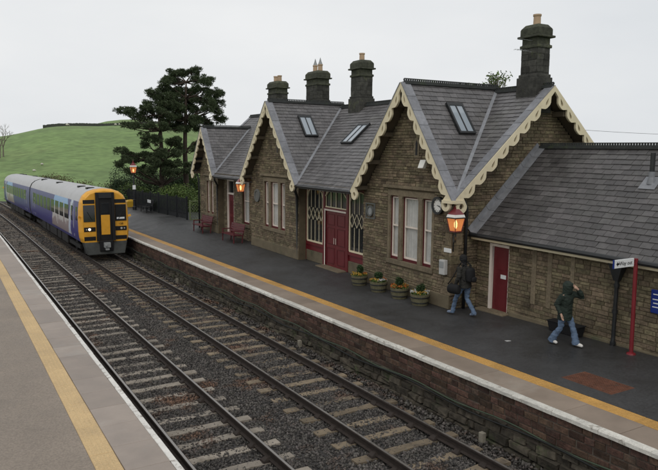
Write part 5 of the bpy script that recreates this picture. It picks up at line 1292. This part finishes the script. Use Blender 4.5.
# bare trees: recursive branches
def bare_tree(name, loc, H, label, seed, twig='bare_twig', leaves=0, depth=5, spread=.55):
    rn = random.Random(seed); t = thing(name, label, 'tree', loc, 0); segs = []; tips = []
    def grow(p, d, L, r, k):
        q = p + d*L; segs.append((p, q, r, r*.65))
        if k == 0: tips.append(q); return
        for _ in range(2 if rn.random() < .55 else 3):
            e = (d + Vector((rn.uniform(-1,1), rn.uniform(-1,1), rn.uniform(-.35,.75)))*spread).normalized(); grow(q, e, L*rn.uniform(.62, .85), r*.62, k-1)
    grow(Vector((0,0,-.2)), Vector((rn.uniform(-.1,.1), 0, 1)).normalized(), H*.27, H*.022, depth)
    tk = MB(); tk.tube([segs[0][0], segs[0][1]], [segs[0][2], segs[0][3]], 7); tko = tk.build('trunk', twig, t)
    cr_ = MB()
    for p, q, a, b in segs[1:]: cr_.tube([p, q], [max(a, .012), max(b, .01)], 4, False)
    cr_.build('crown' if not leaves else 'limb', twig, t)
    if leaves:
        C = np.repeat(np.array([tuple(q) for q in tips]), leaves, 0) + rng.normal(0, .16, (len(tips)*leaves, 3)); link('crown', leaf_mesh(C, .09, 'crown'), 'bush_leaves', t)
    return t
for (x, y, H, s, lab) in ((12.4, 170, 8.6, 5, 'bare pale tree where the railway leaves the picture'), (11.6, 168, 6.0, 6, 'bare grey tree beside the line at the foot of the hill')):
    bare_tree('bare_tree', (x, y, hill(x, y)), H, lab, s)
bare_tree('young_tree', (30.9, 31.7, .85), 11.0, 'sparse young leafing tree rising behind the station ridge', 8, leaves=6, depth=5, spread=.24)

# dry-stone wall along the brow of the hill, sheep
def polar(az, d): a = R_(az); return d*math.sin(a), d*math.cos(a)
ws = MB(); rn = random.Random(2); pts = [polar(a, 262 - .0*(a-7)) for a in np.linspace(7.1, 19, 160)]
for (x, y), (x2, y2) in zip(pts[:-1], pts[1:]):
    z, z2 = hill(x, y), hill(x2, y2); h = 1.35 + rn.uniform(-.08, .08)
    a, b = Vector((x, y, z-.3)), Vector((x2, y2, z2-.3)); n_ = (b-a).cross(Vector((0,0,1))).normalized()*.35
    ws.hexa([a-n_, a+n_, b+n_, b-n_], [a-n_*.6+Vector((0,0,h+.3)), a+n_*.6+Vector((0,0,h+.3)), b+n_*.6+Vector((0,0,h+.3)), b-n_*.6+Vector((0,0,h+.3))])
o = ws.build('field_wall', 'drystone'); tag(o, 'dark dry-stone wall running along the brow of the green hill', 'wall')
def sheep(x, y, rz, lab):
    s = thing('sheep', lab, 'sheep', (x, y, hill(x, y)), rz, 'sheep grazing on the hill')
    me_ = MB().lathe([(.05, -.5), (.25, -.42), (.33, -.2), (.34, .1), (.30, .35), (.15, .5), (.02, .53)], (0,0,0), 12).mesh('body'); o = link('body', me_, 'wool', s); o.rotation_euler = (R_(90), 0, 0); o.location = (0, 0, .62)
    MB().tube([(0, -.45, .68), (0, -.68, .55), (0, -.8, .42)], [.12, .11, .06], 7).build('head', 'wool', s)
    for a in (-.14, .14):
        for b in (-.3, .3): MB().tube([(a, b, .45), (a, b, 0)], [.06, .04], 6).build('leg', 'black_fabric', s)
for az, d, rz, k, lab in ((8.9, 240, 1.2, .9, 'lone sheep below the left end of the field wall'), (12.6, 240, .4, .9, 'one of two sheep close together below the field wall'), (12.95, 238, 2, .9, 'one of two sheep close together below the field wall'),
        (6.3, 140, 1.4, .5, 'small white lamb highest above the train joint'), (6.9, 148, 1.9, .5, 'small white lamb on the grass above the train joint'), (7.4, 126, 1.2, .5, 'small white lamb beside the brown scrub')):
    sheep(*polar(az, d), rz, lab); bpy.data.objects[-1] if False else None
    [o for o in bpy.data.objects if o.name.startswith('sheep')][-1].scale = (k, k, k)
# telegraph wire behind the annex
tp = []
for (x, y, lab) in ((40.0, 33.0, 'wooden telegraph pole behind the station house holding the thin wire'), (60.0, 26.0, 'wooden telegraph pole beyond the annex holding the thin wire')):
    z0 = hill(x, y); q = thing('telegraph_pole', lab, 'pole', (x, y, z0), 0); MB().tube([(0,0,-.3), (0,0,8.0-z0+.3)], [.14, .10], 8).build('post', 'bark', q); MB().box(-.05, .05, -.6, .6, 7.55-z0, 7.65-z0).build('cross_arm', 'bark', q)
a, b = Vector((40, 33.0, 7.7)), Vector((60, 26.0, 7.7)); pts = [a.lerp(b, i/12) - Vector((0, 0, .35*math.sin(math.pi*i/12))) for i in range(13)]
tag(MB().tube(pts, .012, 5).build('telegraph_wire', 'black_iron'), 'thin wire strung behind the annex roof', 'wire')

# ------------------------------------------------------------------ people
def skin(verts, edges, root=0, sub=2):
    me = bpy.data.meshes.new('skin'); me.from_pydata([v[:3] for v in verts], edges, []); me.update()
    o = bpy.data.objects.new('skin', me); COL.objects.link(o)
    o.modifiers.new('skin', 'SKIN'); sv = me.skin_vertices[0].data
    for i, v in enumerate(verts):
        r = v[3]; sv[i].radius = r if isinstance(r, tuple) else (r, r); sv[i].use_root = (i == root)
    s = o.modifiers.new('sub', 'SUBSURF'); s.levels = sub; s.render_levels = sub
    dg = bpy.context.evaluated_depsgraph_get(); dg.update(); out = bpy.data.meshes.new_from_object(o.evaluated_get(dg)); bpy.data.objects.remove(o); bpy.data.meshes.remove(me)
    for p in out.polygons: p.use_smooth = True
    return out
def chain(G, names): return [(G[a], G[b]) for a, b in zip(names[:-1], names[1:])]
def figure(root, J, k, jm, tm, shoe, flare=0.0, coat_len=0.0):
    # J: joints in metres, x right, y forward, z up
    n = list(J); G = {a: i for i, a in enumerate(n)}
    R0 = dict(pelvis=.10, spine=.085, chest=.085, neck=.05, skull=.082, crown=.07, shoulder=.03, elbow=.036, wrist=.028, palm=.034, hip=.085, knee=.055, ankle=.042, toe=.036, heel=.04, face=.06)
    V = [(*J[a], R0[a.split('_')[0]]) for a in n]
    E = chain(G, ['pelvis', 'spine', 'chest', 'neck', 'skull', 'crown']) + [(G['skull'], G['face'])]
    for s in ('L', 'R'):
        E += chain(G, ['chest', 'shoulder_'+s, 'elbow_'+s, 'wrist_'+s, 'palm_'+s]) + chain(G, ['pelvis', 'hip_'+s, 'knee_'+s, 'ankle_'+s, 'toe_'+s])
        d = (Vector(J['palm_'+s]) - Vector(J['wrist_'+s])).normalized(); sd = d.cross(Vector((0, 1, .2))).normalized()
        p = Vector(J['palm_'+s]); pi = G['palm_'+s]
        for f_, (off, L) in enumerate(((-.028, .065), (-.010, .078), (.009, .074), (.027, .058))):
            b = p + sd*off + d*.03; c = b + d*L*.5; e = c + d*L*.4 + Vector((0, .012, -.006)); i0 = len(V)
            V += [(*b, .009), (*c, .0085), (*e, .0075)]; E += [(pi, i0), (i0, i0+1), (i0+1, i0+2)]
        b = p - sd*.035 - d*.01; e = b - sd*.018 + d*.04; i0 = len(V); V += [(*b, .011), (*e, .009)]; E += [(pi, i0), (i0, i0+1)]
    body = link('body', skin(V, E, G['pelvis'], 1), 'skin', root)
    def fuse(mb, vox=.011, it=3):
        me = mb.mesh('cloth'); o = bpy.data.objects.new('cloth', me); COL.objects.link(o)
        r = o.modifiers.new('r', 'REMESH'); r.mode = 'VOXEL'; r.voxel_size = vox
        q = o.modifiers.new('s', 'SMOOTH'); q.iterations = it; q.factor = .5
        dg = bpy.context.evaluated_depsgraph_get(); dg.update(); out = bpy.data.meshes.new_from_object(o.evaluated_get(dg)); bpy.data.objects.remove(o); bpy.data.meshes.remove(me)
        from mathutils import noise
        nn = [v.normal.copy() for v in out.vertices]
        for v, n_ in zip(out.vertices, nn):       # creases in the cloth
            q = v.co; d = noise.noise(Vector((q.x*9, q.y*9, q.z*20))) + .5*noise.noise(Vector((q.x*22, q.y*22 + 5, q.z*34)))
            v.co = q + n_*(.011*d)
        for p in out.polygons: p.use_smooth = True
        return out
    def limb(mb, pts, rs, n=5):
        P = [Vector(p) for p in pts]; out = []; rad = []
        for i in range(len(P)-1):
            for k in range(n): t = k/n; out.append(P[i].lerp(P[i+1], t)); rad.append(rs[i]*(1-t) + rs[i+1]*t + .006*math.sin(9*(i+t)))
        out.append(P[-1]); rad.append(rs[-1]); mb.tube(out, rad, 12)
    def rings(mb, R, seg=20):
        vs = []; n = len(R)
        for (x, y, z, rx, ry) in R:
            for k in range(seg): a = 2*math.pi*k/seg; vs.append((x + rx*math.cos(a), y + ry*math.sin(a), z))
        fs = [(i*seg+k, i*seg+(k+1) % seg, (i+1)*seg+(k+1) % seg, (i+1)*seg+k) for i in range(n-1) for k in range(seg)] + [tuple(range(seg-1,-1,-1)), tuple((n-1)*seg+k for k in range(seg))]
        mb.add(vs, fs)
    pv = Vector(J['pelvis']); ch = Vector(J['chest']); sp = Vector(J['spine']); nk = Vector(J['neck'])
    m = MB(); rings(m, [(pv.x, pv.y, pv.z+.10, .14, .105), (pv.x, pv.y, pv.z, .16, .125), (pv.x, pv.y, pv.z-.09, .165, .13), (pv.x, pv.y, pv.z-.15, .12, .10)])
    for s in ('L', 'R'):
        an = Vector(J['ankle_'+s]); kn = Vector(J['knee_'+s]); limb(m, [J['hip_'+s], tuple(Vector(J['hip_'+s]).lerp(kn, .55)), kn, tuple(kn.lerp(an, .6)), (an.x, an.y, an.z-.05)], [.092, .083, .066, .064 + flare*.6, .066 + flare])
    link('jeans', fuse(m), tm, body)
    m = MB(); hz = pv.z - .06 - coat_len
    rings(m, [(pv.x, pv.y-.005, hz, .205, .165), (pv.x, pv.y-.005, pv.z, .195, .16), (sp.x, sp.y, sp.z, .18, .15), (ch.x, ch.y-.01, ch.z, .205, .155), (ch.x, ch.y-.01, ch.z+.09, .195, .125), (nk.x, nk.y-.03, nk.z-.06, .10, .085), (nk.x, nk.y-.02, nk.z+.0, .075, .075)])
    for s in ('L', 'R'): limb(m, [J['shoulder_'+s], J['elbow_'+s], J['wrist_'+s]], [.082, .068, .052])
    jk = link('jacket', fuse(m), jm, body); figure.rings = rings; figure.fuse = fuse
    for s in ('L', 'R'):
        a, t = Vector(J['ankle_'+s]), Vector(J['toe_'+s]); d = (t-a); d.z = 0; d.normalize()
        hl = a - d*.05; V = [(hl.x, hl.y, hl.z-.035, .045), (a.x+d.x*.06, a.y+d.y*.06, a.z-.03, .05), (t.x+d.x*.03, t.y+d.y*.03, t.z-.0, .037)]
        link('shoe', skin(V, [(0, 1), (1, 2)], 1, 2), shoe, body)
    return body, jk
# man walking away along the platform, backpack and shoulder bag
man = thing('person', 'person in dark jacket and jeans walking away with a backpack and holdall', 'person', (12.95, 14.2, PZ), R_(8))
J = dict(pelvis=(0,0,.97), spine=(0,.02,1.15), chest=(0,.05,1.36), neck=(0,.08,1.54), skull=(0,.11,1.68), crown=(0,.10,1.76), face=(0,.17,1.65),
  shoulder_L=(-.19,.05,1.47), elbow_L=(-.27,.02,1.2), wrist_L=(-.27,.12,.98), palm_L=(-.27,.15,.90), shoulder_R=(.19,.05,1.47), elbow_R=(.26,-.05,1.2), wrist_R=(.24,.08,1.0), palm_R=(.23,.13,.94),
  hip_L=(-.10,.02,.91), knee_L=(-.11,.24,.53), ankle_L=(-.11,.36,.12), toe_L=(-.12,.53,.06), hip_R=(.10,-.02,.91), knee_R=(.11,.02,.50), ankle_R=(.10,-.30,.14), toe_R=(.11,-.14,.045))
body, jk = figure(man, J, 1, 'jacket_dark', 'denim', 'shoe_blue', coat_len=.05)
m = MB(); figure.rings(m, [(0,.03,1.52,.06,.05), (0,.06,1.58,.085,.075), (0,.085,1.66,.102,.115), (0,.09,1.73,.102,.118), (0,.09,1.79,.08,.095), (0,.09,1.825,.03,.04)]); link('hat', figure.fuse(m, .01, 2), 'black_fabric', body)
bp_ = thing('backpack', 'black backpack on the back of the man in jeans', 'backpack', (12.95, 14.2, PZ), R_(8))
link('sack', skin([(0,-.19,1.05,(.16,.11)), (0,-.21,1.25,(.18,.13)), (0,-.16,1.46,(.13,.09))], [(0,1),(1,2)], 1, 2), 'black_fabric', bp_)
link('pocket', skin([(0,-.32,1.05,(.11,.05)), (0,-.33,1.22,(.11,.05))], [(0,1)], 0, 2), 'black_fabric', bp_)
m = MB()
for s in (-1, 1): m.tube([(s*.11, -.12, 1.5), (s*.13, .05, 1.60), (s*.14, .20, 1.42), (s*.15, .16, 1.2), (s*.15, -.10, 1.08)], .02, 6)
m.build('strap', 'black_fabric', bp_, smooth=True)
hb = thing('holdall', 'black holdall slung at the side of the walking man', 'bag', (12.95, 14.2, PZ), R_(8))
link('sack', skin([(-.36,-.10,.85,(.11,.14)), (-.37,.10,.83,(.13,.16)), (-.36,.32,.85,(.11,.14))], [(0,1),(1,2)], 1, 2), 'black_fabric', hb)
m = MB(); m.tube([(-.35,-.12,.95), (-.27,.02,1.2), (-.12,.0,1.52), (.06,.0,1.52)], .016, 6); m.tube([(-.36,.34,.95), (-.28,.20,1.2), (-.14,.12,1.5)], .016, 6); m.tube([(-.36,0,.97),(-.31,.1,1.02),(-.30,.16,.93),(-.31,.24,1.0),(-.36,.3,.95)], .012, 6); m.build('strap', 'black_fabric', hb, smooth=True)
# woman in hooded coat holding her hood, walking towards the footbridge
wm = thing('person', 'person in dark green hooded coat and flared jeans raising a hand to the hood', 'person', (13.0, 10.66, PZ), R_(188))
J = dict(pelvis=(0,0,.86), spine=(0,.01,1.01), chest=(0,.03,1.19), neck=(0,.06,1.35), skull=(0,.10,1.47), crown=(0,.09,1.53), face=(0,.185,1.45),
  shoulder_L=(-.16,.04,1.28), elbow_L=(-.24,.30,1.24), wrist_L=(-.12,.25,1.42), palm_L=(-.07,.21,1.48), shoulder_R=(.16,.02,1.28), elbow_R=(.23,-.10,1.04), wrist_R=(.24,.03,.84), palm_R=(.24,.06,.77),
  hip_L=(-.09,.02,.80), knee_L=(-.09,.17,.46), ankle_L=(-.09,.27,.11), toe_L=(-.10,.42,.05), hip_R=(.09,-.02,.80), knee_R=(.09,-.05,.45), ankle_R=(.09,-.30,.12), toe_R=(.10,-.15,.045))
body, jk = figure(wm, J, 1, 'coat_green', 'denim', 'shoe_white', flare=.028, coat_len=.14)
m = MB(); figure.rings(m, [(0,.02,1.26,.12,.10), (0,.03,1.33,.112,.115), (0,.045,1.42,.118,.122), (0,.05,1.50,.12,.135), (0,.055,1.57,.095,.115), (0,.04,1.62,.035,.05)]); link('hood', figure.fuse(m, .01, 3), 'coat_green', body)
